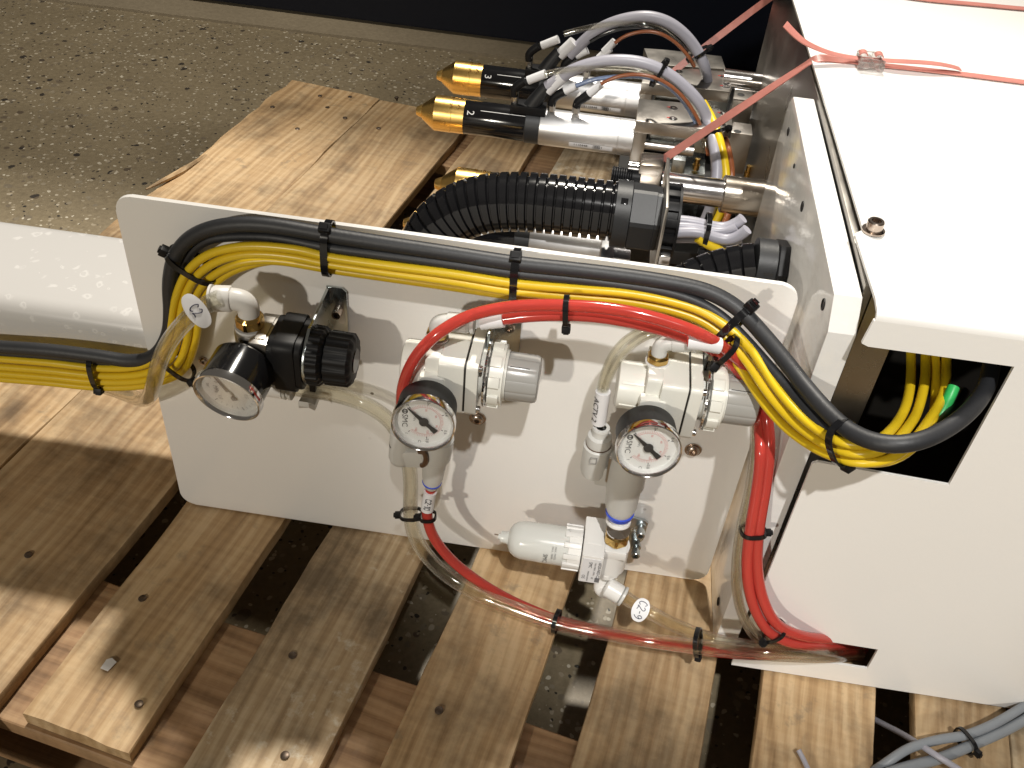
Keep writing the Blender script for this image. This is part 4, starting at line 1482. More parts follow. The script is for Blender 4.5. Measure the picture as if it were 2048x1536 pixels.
def copy_tree(o, parent=None):
    c = o.copy()
    COL.objects.link(c)
    if parent is not None:
        mpi = o.matrix_parent_inverse.copy()
        c.parent = parent
        c.matrix_parent_inverse = mpi
    for ch in list(o.children):
        copy_tree(ch, c)
    return c


reg_r = make_regulator()
reg_m = copy_tree(reg_r)
DM = Vector((-0.1050, 0, -0.0050))
reg_m.location = reg_r.location + DM
reg_m['label'] = 'cream air regulator with grey knob in the middle under red tubes'

gx = Vector((0.06, -1.0, 0.08))
gauge('round pressure gauge on the right-hand cream regulator', PY(1298, 903, -0.0715), (0.10, -1.0, 0.14), 0.0151, 0.0190, 228, 0)
gauge('round pressure gauge on the middle cream regulator', PY(846, 851, -0.0715), (0.06, -1.0, 0.12), 0.0151, 0.0190, 228, 0)
gauge('tilted round pressure gauge with knurled rim at plate left', PY(453, 796, -0.0660), (-0.12, -1.0, -0.20), 0.0170, 0.0235, 206, 1)

p = PZ(1314, 735, RZZ + 0.0160)
eb, er = elbow('white elbow with brass hexagon on top of the right regulator', (p.x, RYY + 0.001, RZZ + 0.0160), (1.0, -0.05, 0.20), 0.0060, 0.0046, 0.0058, 0.0105, m='plastic_lgrey')
eb2, er2 = elbow('white elbow with brass hexagon behind the upper red tube', Vector((p.x, RYY + 0.001, RZZ + 0.0160)) + DM + Vector((-0.001, 0, 0.001)), (1.0, 0.0, 0.06), 0.0060, 0.0048, 0.0040, 0.0125, m='plastic_lgrey')

# reducers and push-in fittings under the gauges
t = thing('tee_fitting', 'pale grey tee with blue ring between right gauge and filter', 'pipe fitting', PY(1243, 985, -.034), 'grey push-in fittings')
a, b = PY(1256, 925, -.032), PY(1240, 1022, -.034)
ax = (b - a).normalized()
Lt = (b - a).length
mb = MB()
mb.lathe([(-0.006, 0.0098), (0, 0.0104), (Lt * 0.42, 0.0104), (Lt * 0.50, 0.0092), (Lt * 0.86, 0.0086), (Lt * 0.97, 0.0074), (Lt, 0.0070)], a, ax, 36)
obj('body', mb, 'plastic_lgrey', t)
mb = MB()
mb.lathe([(Lt, 0.0070), (Lt + 0.0004, 0.0078), (Lt + 0.0030, 0.0072), (Lt + 0.0032, 0.0060)], a, ax, 36)
obj('blue_ring', mb, 'blue', t)
mb = MB()
mb.lathe([(Lt + 0.003, 0.0052), (Lt + 0.0062, 0.0052)], a, ax, 30)
mb.lathe([(Lt + 0.0060, 0.0064), (Lt + 0.0068, 0.0069), (Lt + 0.0078, 0.0069), (Lt + 0.0086, 0.0060)], a, ax, 30)
obj('release_collar', mb, 'plastic_white', t)
# side branch with its own socket
c0, c1 = PY(1197, 888, -.030), PY(1187, 945, -.030)
ax2 = (c1 - c0).normalized()
L2 = (c1 - c0).length
mb = MB()
mb.lathe([(0, 0.0068), (0.0008, 0.0076), (L2 * 0.82, 0.0076), (L2 * 0.98, 0.0066), (L2, 0.004)], c0, ax2, 34)
m1, m2 = PY(1190, 938, -.030), PY(1252, 948, -.031)
mb.box((m1 + m2) / 2, ((m2 - m1).length, 0.0112, 0.0140), ((m2 - m1).normalized(), YA, (m2 - m1).normalized().cross(YA)), bevel=0.0022)
obj('branch', mb, 'plastic_lgrey', t)
mb = MB()
mb.lathe([(-0.0006, 0.0066), (0.0006, 0.0066)], c0, ax2, 30)
obj('seal_ring', mb, 'rust', t)
mb = MB()
mb.lathe([(-0.0120, 0.0026), (-0.0120, 0.0043), (-0.0108, 0.0046), (-0.0104, 0.0042), (-0.0070, 0.0044), (-0.0062, 0.0062), (-0.0030, 0.0066), (-0.0006, 0.0064)], c0, ax2, 30, cap=False)
obj('push_collar', mb, 'plastic_lgrey', t)
lm = PY(1186, 922, -.0385)
mb = MB()
mb.ribbon([lm + v for v in (Vector((-.0017, 0, -.002)), Vector((.0017, 0, -.002)), Vector((.0017, 0, .002)), Vector((-.0017, 0, .002)))], (0, -1, 0.2), 0.0003, 0.0002, closed=True)
obj('size_mark', mb, 'ink_grey', t)
mb = MB()
k0, k1 = PY(1222, 915, -.036), PY(1214, 962, -.036)
mb.tube(spline([k0, k1], 4), 0.0011, 8)
obj('clip', mb, 'steel', t)

t = thing('reducer_fitting', 'pale grey reducer with thin blue ring under the middle gauge', 'pipe fitting', PY(866, 930, -.031), 'grey push-in fittings')
a, b = PY(874, 890, -.031), PY(864, 963, -.031)
ax = (b - a).normalized()
Lt = (b - a).length
mb = MB()
mb.lathe([(-0.006, 0.0086), (0, 0.0088), (Lt * 0.30, 0.0082), (Lt * 0.36, 0.0068), (Lt * 0.86, 0.0058), (Lt, 0.0050)], a, ax, 34)
obj('body', mb, 'plastic_lgrey', t)
mb = MB()
mb.lathe([(Lt - 0.0004, 0.0050), (Lt, 0.0054), (Lt + 0.0008, 0.0052), (Lt + 0.0010, 0.0046)], a, ax, 34)
obj('blue_ring', mb, 'blue', t)
mb = MB()
mb.lathe([(Lt + 0.0010, 0.0042), (Lt + 0.0040, 0.0038), (Lt + 0.0050, 0.0030)], a, ax, 30)
obj('release_collar', mb, 'plastic_lgrey', t)

t = thing('elbow_fitting', 'pale grey rounded elbow with brown lever left of the reducer', 'pipe fitting', PY(812, 905, -.026), 'grey push-in fittings')
a, b = PY(806, 862, -.024), PY(801, 925, -.026)
ax = (b - a).normalized()
Lt = (b - a).length
mb = MB()
mb.lathe([(0, 0.0068), (Lt * 0.80, 0.0068), (Lt * 0.93, 0.0058), (Lt, 0.0040), (Lt + 0.0008, 0.0010)], a, ax, 32)
m1, m2 = PY(806, 908, -.026), PY(852, 908, -.028)
mb.box((m1 + m2) / 2, ((m2 - m1).length, 0.0105, 0.0125), ((m2 - m1).normalized(), YA, (m2 - m1).normalized().cross(YA)), bevel=0.0024)
obj('body', mb, 'plastic_lgrey', t)
mb = MB()
mb.lathe([(-0.0005, 0.0060), (0.0006, 0.0069), (0.0016, 0.0069)], PY(804, 885, -.0245), ax, 30)
obj('seal_ring', mb, 'dark_in', t)
mb = MB()
mb.tube(smooth_path(resample(spline(P3([(838, 903, -.039), (848, 905, -.040), (852, 918, -.040), (848, 929, -.039), (842, 931, -.038)]), 6), 0.0006), 2), 0.0014, 10)
obj('lever', mb, 'rust', t)

# ------------------------------------------------------------------ left regulator: cast body, black knob
t = thing('regulator', 'small regulator with cast metal body and black ribbed knob', 'regulator', (0.095, 0, 0.17))
yr = -0.034
A0, A1 = PY(492, 694, yr), PY(716, 722, yr)
z0 = PY(600, 706, yr).z
xs = lambda px: PY(px + (12 if px < 605 else (605 - px) * 0.17 + 12), 700, yr).x
o = Vector((0, yr, z0))
mb = MB()
mb.lathe([(xs(470), 0.0078), (xs(474), 0.0086), (xs(515), 0.0092), (xs(520), 0.0105), (xs(545), 0.0105)], o, XA, 30)
mb.lathe([(-0.006, 0.0092), (0.0100, 0.0092), (0.0122, 0.0084)], o + Vector((xs(500), 0, 0)), ZA, 26)
mb.box(o + Vector((xs(524), 0, 0)), (0.0100, 0.0250, 0.0255), bevel=0.0016)
mb.box(o + Vector((xs(498), -0.008, -0.0005)), (0.0120, 0.0110, 0.0130), bevel=0.0020)
mb.box(o + Vector((xs(524), 0, 0.0128)), (0.0052, 0.018, 0.0014), bevel=0.0005)
obj('body', mb, 'cast', t, sharp=28)
mb = MB()
sq = rrect(0.0285, 0.0290, 0.0060, 4)
mb.prism(sq, o + Vector((xs(540), 0, 0)), YA, ZA, XA, xs(606) - xs(540), bevel=0.0010)
mb.prism(rrect(0.0300, 0.0310, 0.0050, 4), o + Vector((xs(552), 0, 0)), YA, ZA, XA, xs(594) - xs(552), bevel=0.0008)
obj('bonnet', mb, 'black', t, sharp=28)
mb = MB()
xb = xs(608)
# bracket: flange with a round nose in front, foot on the plate
nose = [(0.0150 * math.cos(a), 0.0150 * math.sin(a)) for a in [PI * 0.52 + i * (PI * 0.98) / 14 for i in range(15)]]
poly = [(0.0325, 0.0180), (-0.0005, 0.0168)] + nose[1:] + [(0.0325, -0.010)]
mb.prism(poly, (xb, yr, z0), YA, ZA, XA, 0.0015, bevel=0.0003)
br = obj('bracket', mb, 'zinc', t, sharp=28)
mb = MB()
f0, f1 = PY(632, 588, -.0015), PY(694, 600, -.0015)
mb.prism([(xb, -0.010), (f1.x, -0.010), (f1.x, 0.0165), (f1.x - 0.0022, 0.0188), (xb, 0.0188)], (0, -0.0018, z0), XA, ZA, YA, 0.0015, bevel=0.0004)
obj('bracket_foot', mb, 'zinc', br, sharp=28)
c = PY(678, 618, -0.0020)
obj('bracket_screw', cap_screw_mb(c, (0, -1, 0), 0.0025, 0.0062), 'screw', br)
mb = MB()
mb.prism([(x, y) for x, y in rrect(0.0036, 0.010, 0.0017, 4)], c + Vector((0.0012, -0.0001, -0.0044)), XA, ZA, YA, 0.0002)
obj('slot', mb, 'alu', br)
mb = MB()


def ribs(nr, dep):
    return lambda a, d: 1.0 - dep * (0.5 + 0.5 * math.copysign(abs(math.sin(a * nr)) ** 0.4, math.sin(a * nr)))


mb.lathe([(xs(613), 0.0148), (xs(615), 0.0153), (xs(641), 0.0150), (xs(645), 0.0140), (xs(650), 0.0126)], o, XA, 192, shape=ribs(20, 0.05))
obj('ring_nut', mb, 'black', t, sharp=35)
mb = MB()
mb.lathe([(xs(648), 0.0110), (xs(652), 0.0110), (xs(653), 0.0136), (xs(655), 0.0139), (xs(708), 0.0136), (xs(715), 0.0118), (xs(717), 0.0098), (xs(717), 0.0060)], o, XA, 200, shape=ribs(14, 0.055))
obj('knob', mb, 'black', t, sharp=35)
mb = MB()
mb.lathe([(xs(717) - 0.0002, 0.0066), (xs(717) + 0.0005, 0.0060)], o, XA, 30)
obj('knob_cap', mb, 'black_gloss', t)
el, ee = elbow('large white elbow with brass hexagon on the left regulator', PY(501, 652, yr) , (-1.0, -0.12, -0.04), 0.0079, 0.0064, 0.0070, 0.0098, hexh=0.0074)
# outlet fitting at the lower side
t = thing('push_fitting', 'short pale fitting with double collar below the left regulator', 'pipe fitting', PY(555, 778, -.02))
a, b = PY(520, 768, -.018), PY(588, 778, -.018)
ax = (b - a).normalized()
Lt = (b - a).length
mb = MB()
mb.lathe([(0, 0.0062), (Lt * 0.70, 0.0062)], a, ax, 28)
obj('body', mb, 'plastic_white', t)
mb = MB()
mb.lathe([(Lt * 0.70, 0.0052), (Lt * 0.74, 0.0064), (Lt * 0.81, 0.0064), (Lt * 0.83, 0.0054), (Lt * 0.88, 0.0054), (Lt * 0.90, 0.0063), (Lt * 0.97, 0.0063), (Lt, 0.0052)], a, ax, 28)
obj('release_collar', mb, 'plastic_lgrey', t)

# ------------------------------------------------------------------ mist filter
yf = -0.033
f0, f1 = PY(1025, 1077, yf), PY(1161, 1097, yf)
zf = (f0.z + f1.z) / 2
fx = lambda px, py=1090: PY(px, py, yf).x
t = thing('air_filter', 'white air filter with milky bowl hanging at the lower plate edge', 'filter', (fx(1161), yf, zf))
o = Vector((0, yf, zf))
xb0, xb1 = fx(1010, 1076), fx(1150, 1095)
mb = MB()
mb.lathe([(xb0 - 0.0025, 0.0032), (xb0 + 0.0005, 0.0035), (xb0 + 0.0020, 0.0042), (xb0 + 0.0026, 0.0060), (xb0 + 0.0040, 0.0082), (xb0 + 0.0066, 0.0100), (xb0 + 0.0100, 0.0109), (xb0 + 0.022, 0.0112), (xb1, 0.0113)], o, XA, 44)
mb.lathe([(xb0 - 0.0038, 0.0018), (xb0 - 0.0024, 0.0019)], o, XA, 18)
bowl = obj('bowl', mb, 'bowl', t)
mb = MB()
mb.lathe([(xb0 - 0.0062, 0.0004), (xb0 - 0.0036, 0.0004)], o + Vector((0, 0, 0.0012)), XA, 8)
obj('drain_pin', mb, 'nail', bowl)
x0, x1 = fx(1128), fx(1163)
mb = MB()
mb.lathe([(x0 + 0.0022, 0.0112), (x0 + 0.0026, 0.0119), (x1, 0.0124)], o, XA, 44)
for k in range(12):
    a = 2 * PI * k / 12 + 0.1
    rd = Vector((0, math.cos(a), math.sin(a)))
    mb.box(o + Vector(((x0 + x1) / 2, 0, 0)) + rd * 0.0121, (x1 - x0, 0.0030, 0.0018), (XA, XA.cross(rd), rd), bevel=0.0004)
obj('bowl_guard', mb, 'plastic_white', t)
h1, h2 = PY(1164.6, 1113, -.048), PY(1208.5, 1117, -.048)
hb = PY(1153, 1162, -.048)
hx0, hx1 = h1.x, h2.x
mb = MB()
mb.box(((hx0 + hx1) / 2, -0.0335, (h1.z + hb.z) / 2 + 0.0005), (hx1 - hx0, 0.0290, h1.z - hb.z + 0.001), bevel=0.0009)
mb.box(((hx0 + hx1) / 2, -0.030, h1.z + 0.0005), ((hx1 - hx0) * 0.72, 0.018, 0.0014), bevel=0.0004)
hx2 = fx(1250, 1105)
mb.box(((hx1 + hx2) / 2 - 0.0002, -0.0310, h1.z - 0.0028), (hx2 - hx1 + 0.0006, 0.0225, 0.0062), bevel=0.0010)
mb.lathe([(h1.z - 0.0215, 0.0094), (h1.z - 0.004, 0.0096)], ((hx1 + hx2) / 2 - 0.0014, -0.0325, 0), ZA, 32)
mb.box(((hx1 + hx2) / 2 - 0.0002, -0.0260, h1.z - 0.012), (hx2 - hx1 - 0.0006, 0.0140, 0.016), bevel=0.0008)
obj('head', mb, 'plastic_white', t, sharp=28)
# printed plate on the front
fr = Vector(((hx0 + hx1) / 2, -0.0482, (h1.z + hb.z) / 2))
mb = MB()
mb.box(fr + Vector((0, 0.0001, 0)), (hx1 - hx0 - 0.0016, 0.0003, h1.z - hb.z - 0.0018))
lab = obj('rating_plate', mb, 'label', t, smooth=False)
hw = (hx1 - hx0)
dn, rgt = -ZA, XA
for txt, sz, dx, dz in (('AF20-N02-CZ-A', 0.0024, 0.36, 0.0), ('MAX. PRESS. 1.0MPa', 0.00125, 0.16, 0.002), ('SMC', 0.0026, -0.06, 0.0052), ('MADE IN JAPAN', 0.0012, -0.10, -0.0045), ('OS', 0.0026, -0.30, -0.0055), ('60', 0.0016, 0.12, -0.0058)):
    obj('lettering', text_mesh(txt, sz, fr + Vector((dx * hw, -0.0002, dz)), dn, rgt, 'ink', 0.00008), 'ink', lab)
mb = MB()
mb.box(fr + Vector((0.36 * hw, -0.0003, -0.0070)), (0.0026, 0.0001, 0.0036))
obj('printed_block', mb, 'ink_grey', lab)
# print on the bowl
for txt, sz, px, ang in (('SMC', 0.0034, 1093, 4), ('MAX. PRESS.', 0.0015, 1112, 25), ('MAX. TEMP.', 0.0015, 1106, 25)):
    a = math.radians(ang)
    rd = Vector((0, -math.cos(a), math.sin(a)))
    p = o + Vector((fx(px), 0, 0)) + rd * 0.01135
    obj('lettering', text_mesh(txt, sz, p, rd.cross(XA) * -1 if rd.cross(XA).z > 0 else rd.cross(XA), XA, 'ink' if txt == 'SMC' else 'ink_grey', 0.0001), 'ink', bowl)
# zinc bracket behind with two spaced screws
mb = MB()
b0, b1 = PY(1246, 1030, -.002), PY(1297, 1045, -.002)
b2, b3 = PY(1286, 1082, -.002), PY(1238, 1108, -.002)
mb.prism([(b0.x, b0.z), (b1.x - 0.002, b1.z + 0.001), (b1.x, b1.z - 0.001), (b2.x, b2.z + 0.001), (b2.x - 0.004, b2.z - 0.006), (b3.x, b3.z)], (0, -0.0022, 0), XA, ZA, YA, 0.0018, bevel=0.0003)
mb.box((fx(1246), -0.014, h1.z - 0.010), (0.0016, 0.024, 0.020), bevel=0.0003)
br = obj('bracket', mb, 'zinc', t, sharp=28)
for px, py in ((1282, 1050), (1272, 1090)):
    c = PY(px, py, -0.0022)
    mb = cap_screw_mb(c + Vector((0, -0.0050, 0)), (0, -1, 0), 0.0026, 0.0040)
    mb.lathe([(0, 0.0031), (0.0022, 0.0031), (0.0022, 0.0019), (0.0050, 0.0019)], c, (0, -1, 0), 20)
    obj('bracket_screw', mb, 'zinc', br)
# brass nipple on top
p = Vector(((hx1 + hx2) / 2 - 0.0004, -0.0335, h1.z + 0.0004))
t2 = thing('hex_nipple', 'brass hexagon nipple between blue ringed tee and the filter', 'pipe fitting', p)
mb = MB()
mb.lathe([(0, 0.0068), (0.0010, 0.0078), (0.0062, 0.0078), (0.0074, 0.0070), (0.0080, 0.0066)], p, ZA, 24, shape=lambda a, d: hexr(a, d) / 1.06)
obj('hexagon', mb, 'brass', t2, sharp=24)
mb = MB()
mb.lathe([(0.0080, 0.0064), (0.0090, 0.0064)], p, ZA, 28)
obj('gasket', mb, 'steel_shaft', t2)
# elbow below, pointing right and down towards the viewer
q = Vector(((hx1 + hx2) / 2 - 0.0020, -0.0345, h1.z - 0.0215))
mb = MB()
mb.lathe([(0, 0.0082), (0.0006, 0.0086), (0.0034, 0.0086), (0.0040, 0.0080)], q, -ZA, 24, shape=lambda a, d: hexr(a, d) / 1.06)
obj('port_nut', mb, 'plastic_white', t, sharp=24)
d = (PY(1290, 1219, -.050) - PY(1243, 1191, -.0455)).normalized()
t3 = thing('elbow_fitting', 'white elbow under the filter with a clear tube pushed in', 'pipe fitting', q, 'elbow fittings')
mb = MB()
mb.lathe([(0.0036, 0.0056), (0.0056, 0.0056), (0.0062, 0.0050)], q, -ZA, 24)
obj('hex_nut', mb, 'brass', t3)
s0 = PY(1201, 1178, -.038)
s1 = PY(1243, 1191, -.0455)
mb = MB()
mb.tube(smooth_path(resample(spline([q - ZA * 0.0045, q - ZA * 0.0085 - XA * 0.0012, s0, s0.lerp(s1, 0.45)], 6), 0.0007), 3), 0.0040, 18)
obj('body', mb, 'plastic_white', t3)
mb = MB()
Lb = 0.0125
st = s1 - d * 0.0105
mb.lathe([(0, 0.0044), (0.0010, 0.0058), (Lb * 0.78, 0.0056), (Lb * 0.80, 0.0050)], st, d, 26)
obj('barrel', mb, 'plastic_white', t3)
mb = MB()
mb.lathe([(Lb * 0.80, 0.0046), (Lb * 0.86, 0.0060), (Lb * 0.97, 0.0060), (Lb, 0.0044)], st, d, 26)
obj('release_collar', mb, 'plastic_lgrey', t3)

# ================================================================== MARKING HEADS BEHIND THE PLATE
ZTOR = 0.145
tipp = PZ(832, 223, ZTOR)
TY = PZ(890, 228, ZTOR).y
TX = tipp.x
TR = 0.0133


def tx(px, py):
    return PZ(px, py, ZTOR).x


def make_head():
    t = thing('marking_head', 'marking head numbered 2 with gold nozzle and black barrel, nearer one of the upper pair', 'marking head', (TX, TY, ZTOR), 'marking heads behind the plate')
    o = Vector((0, TY, ZTOR))
    xg = tx(931, 232)
    xk = tx(1052, 245)
    xr = tx(1082, 250)
    xsil = tx(1236, 262)
    xe = tx(1266, 268)
    mb = MB()
    mb.lathe([(TX, 0.0026), (TX + 0.0004, 0.0034), (TX + 0.0030, 0.0045), (TX + 0.0046, 0.0050), (TX + 0.0052, 0.0060), (TX + 0.0140, 0.0125), (TX + 0.0152, TR), (xg - 0.0095, TR), (xg - 0.0092, TR * 0.985), (xg, TR * 0.985)], o, XA, 48)
    nz = obj('nozzle', mb, 'gold', t, sharp=20)
    for a in (55, 100, 148):      # engraved arrow marks
        a = math.radians(a)
        rd = Vector((0, -math.cos(a), math.sin(a)))
        sd = rd.cross(XA)
        c = o + Vector((xg - 0.011, 0, 0)) + rd * TR
        mb = MB()
        for k in (0, 1):
            b = c + XA * (0.0062 * k)
            mb.tube([b + sd * 0.0022, b + XA * 0.0022, b - sd * 0.0022], 0.00028, 5)
        obj('arrow_mark', mb, 'brass', nz)
    mb = MB()
    mb.lathe([(xg - 0.001, TR * 0.93), (xg + 0.0003, TR * 0.965), (xr, TR * 0.965)], o, XA, 48)
    obj('barrel', mb, 'black_gloss', t, sharp=30)
    mb = MB()
    mb.lathe([(xk, TR * 0.99), (xk + 0.0006, TR * 1.02), (xr - 0.0006, TR * 1.02), (xr, TR * 0.99)], o, XA, 48)
    obj('ring', mb, 'black_soft', t, sharp=30)
    mb = MB()
    mb.lathe([(xr - 0.001, TR * 0.99), (xr + 0.0004, TR * 1.03), (xsil, TR * 1.03), (xsil + 0.0002, TR * 1.018), (xsil + 0.0006, TR * 1.018), (xsil + 0.0008, TR * 1.03), (xe, TR * 1.03)], o, XA, 56)
    cyl = obj('cylinder', mb, 'alu', t, sharp=30)
    # stickers wrapped on the cylinder
    for s, pxa, w, a0 in (('1110448', 1142, 0.0175, -22), ('0221', 1190, 0.009, -22)):
        c0 = tx(pxa, 260)
        mb = MB()
        rows = []
        for i in range(7):
            a = math.radians(a0 - 10 + 20 * i / 6)
            rd = Vector((0, -math.cos(a), math.sin(a)))
            p = o + rd * (TR * 1.03 + 0.00012)
            rows.append([mb.bm.verts.new(p + Vector((c0, 0, 0))), mb.bm.verts.new(p + Vector((c0 + w + 0.006, 0, 0)))])
        for p, q in zip(rows, rows[1:]):
            mb.face([p[0], p[1], q[1], q[0]])
        st = obj('sticker', mb, 'label', cyl)
        a = math.radians(a0 + 2)
        rd = Vector((0, -math.cos(a), math.sin(a)))
        obj('lettering', text_mesh(s, 0.0031, o + rd * (TR * 1.03 + 0.00022) + Vector((c0 + w / 2, 0, 0)), XA, rd.cross(XA), 'ink', 0.0001), 'ink', cyl)
    # saddle with its ports and boots on top of the barrel
    P = lambda x, y: PY(x, y, TY - 0.002)
    mb = MB()
    a, b = P(1022, 214), P(1092, 224)
    mb.box(((a.x + b.x) / 2, TY - 0.002, ZTOR + TR + 0.0015), (b.x - a.x, 0.013, 0.0065), bevel=0.0008)
    obj('saddle', mb, 'black', t)
    mb = MB()
    p = P(1030, 196)
    mb.lathe([(0, 0.0026), (0.012, 0.0026)], p - ZA * 0.004, ZA, 6)
    for px, py in ((1103, 216), (1152, 220)):
        q = P(px, py)
        mb.lathe([(-0.002, 0.0030), (0.0060, 0.0030), (0.0060, 0.0024)], q, ZA, 6)
    obj('port', mb, 'steel', t)

    def boot(name, pts, r, m='black_soft'):
        path = resample(spline([P(*q) for q in pts], 6), 0.0012)
        n = len(path)
        mb = MB()
        mb.tube(path, (lambda i: r[0] + (r[1] - r[0]) * i / n), 18)
        return obj(name, mb, m, t, sharp=50)
    boot('elbow', [(1029, 192), (1029, 180), (1036, 171), (1052, 160)], (0.0030, 0.0034), 'black')
    boot('cable_boot', [(1062, 214), (1072, 200), (1088, 180), (1094, 172)], (0.0062, 0.0044))
    boot('elbow', [(1103, 210), (1106, 199), (1116, 190), (1130, 183)], (0.0030, 0.0035), 'black')
    boot('elbow', [(1152, 214), (1156, 204), (1166, 197), (1180, 187)], (0.0030, 0.0036), 'black')
    for pts, r in ([[(1056, 161), (1092, 147)], 0.0032], [[(1095, 181), (1126, 152)], 0.0046], [[(1128, 183), (1156, 170)], 0.0031], [[(1178, 188), (1204, 166)], 0.0031]):
        boot('marker_sleeve', pts, (r, r), 'label')
    return t


head2 = make_head()


def number(root, s, dx):
    o = Vector(root.location)
    a = math.radians(40)
    rd = Vector((0, -math.cos(a), math.sin(a)))
    me = text_mesh(s, 0.0078, o + Vector((dx, 0, 0)) + rd * (TR * 0.965 + 0.0001), -(XA.cross(rd) * -1), XA, 'ink_white', 0.00012)
    obj('numeral', me, 'ink_white', root)
    mb = MB()
    a = math.radians(52)
    rd = Vector((0, -math.cos(a), math.sin(a)))
    mb.box(o + Vector((dx + 0.030, 0, 0)) + rd * (TR * 0.966), (0.045, 0.0004, 0.0003), (XA, rd.cross(XA), rd))
    obj('white_line', mb, 'ink_white', root)


heads = []
for tip, zz, lab in (((874, 150), ZTOR, 'marking head numbered 3 with gold nozzle, farthest from the plate'),
                     ((870, 367), 0.140, 'marking head half hidden behind the ribbed hose, only gold nozzle clear'),
                     (None, 0.088, 'lowest marking head, its silver cylinder showing between hose and plate edge')):
    h = copy_tree(head2)
    if tip:
        h.location = PZ(tip[0], tip[1], zz)
    else:
        q = PZ(1061, 480, zz)
        h.location = (q.x - (tx(1082, 250) - TX), q.y, zz)
    h['label'] = lab
    if h is not None and not lab.startswith('marking head numbered'):      # their fittings sit on the far side, out of sight
        for ch in list(h.children):
            if ch.name.split('.')[0] in ('saddle', 'port', 'elbow', 'cable_boot', 'marker_sleeve'):
                bpy.data.objects.remove(ch)
    heads.append(h)
number(head2, '2', tx(945, 232) - TX)
number(heads[0], '3', tx(945, 232) - TX)
number(heads[1], '1', tx(945, 232) - TX)


# ------------------------------------------------------------------ steel clamps, slides, shaft
def clamp(label, top, ztop, slab, jaw, jz, screws, name='clamp_block'):
    P = [PZ(x, y, ztop) for x, y in top]
    c = sum(P, Vector()) / len(P)
    t = thing(name, label, 'clamp', (c.x, c.y, ztop - slab), 'steel clamps of the marking heads')
    mb = MB()
    mb.hull(P, (0, 0, -slab), bevel=0.0006)
    obj('slab', mb, 'steel', t, sharp=25)
    if jaw:
        J = [PZ(x, y, ztop - 0.0004) for x, y in jaw]
        mb = MB()
        mb.hull(J, (0, 0, -jz), bevel=0.0006)
        obj('jaw', mb, 'steel', t, sharp=25)
        # sliding parts under the slab
        x0 = max(p.x for p in J)
        x1 = max(p.x for p in P)
        mb = MB()
        mb.box(((x0 + x1) / 2, c.y + 0.002, ztop - slab - 0.0085), (x1 - x0 - 0.004, 0.020, 0.0150), bevel=0.0006)
        obj('slide', mb, 'zinc', t, sharp=25)
        mb = MB()
        mb.lathe([(x0 - 0.001, 0.0035), (x0 + 0.022, 0.0035), (x0 + 0.022, 0.0046), (x0 + 0.036, 0.0046)], (0, c.y - 0.012, ztop - slab - 0.013), XA, 20)
        obj('spindle', mb, 'steel', t)
    for x, y in screws:
        q = PZ(x, y, ztop)
        mb = cap_screw_mb(q - ZA * 0.0022, ZA, 0.0026, 0.0028)
        sc = obj('cap_screw', mb, 'steel_shaft', t)
        mb = MB()
        mb.lathe([(0, 0.0034), (0.0001, 0.0026)], q + ZA * 0.00002, ZA, 20, cap=False)
        obj('recess', mb, 'dark_in', sc)
        mb = MB()
        mb.box(q + Vector((-0.0030, 0.0004, 0.0002)), (0.0034, 0.0009, 0.0002), bevel=0)
        obj('paint_mark', mb, 'redmark', sc, smooth=False)
    return t


clamp('nearer steel clamp with a worn bright top, behind the shaft end block', [(1278, 197), (1376, 206), (1463, 226), (1466, 252), (1449, 263), (1272, 241)], 0.166, 0.0095,
      [(1278, 198), (1303, 201), (1298, 244), (1272.5, 240)], 0.036, [(1347, 216), (1346, 237), (1447, 227), (1443, 249)])
clamp('farther steel clamp of the two, behind the tie on the arching cables', [(1290, 143), (1352, 141), (1383, 137), (1458, 143), (1469, 156), (1459, 183), (1283, 165)], 0.166, 0.0095,
      [(1290, 146), (1314, 146), (1308, 168), (1284, 165)], 0.036, [(1358, 143), (1357, 152), (1448, 153), (1452, 173)])
clamp('dark steel clamp farthest back, partly hidden by arching cables', [(1288, 96), (1336, 100), (1443, 112), (1452, 138), (1300, 128)], 0.150, 0.014, None, 0, [])
# bright end bracket of the lowest head
t = thing('head_bracket', 'bright aluminium bracket at the end of the lowest marking head', 'bracket', PZ(1215, 495, 0.14))
q = PZ(1203, 492, 0.146)
mb = MB()
mb.box((q.x + 0.004, q.y - 0.001, 0.134), (0.009, 0.026, 0.026), bevel=0.003)
mb.box((q.x + 0.013, q.y - 0.004, 0.139), (0.012, 0.012, 0.012), bevel=0.001)
obj('block', mb, 'alu', t, sharp=30)
mb = cap_screw_mb(Vector((q.x + 0.0088, q.y - 0.012, 0.138)), (0.2, -1, 0.3), 0.0045, 0.004)
obj('cap_screw', mb, 'steel_shaft', t)

t = thing('slide_carriage', 'stack of bright machined slides in front of the dark steel sheet', 'slide', PZ(1490, 250, 0.10))


def machined(name, px, z, h, m):
    mb = MB()
    mb.hull([PZ(x, y, z) for x, y in px], (0, 0, -h), bevel=0.0007)
    return obj(name, mb, m, t, sharp=25)


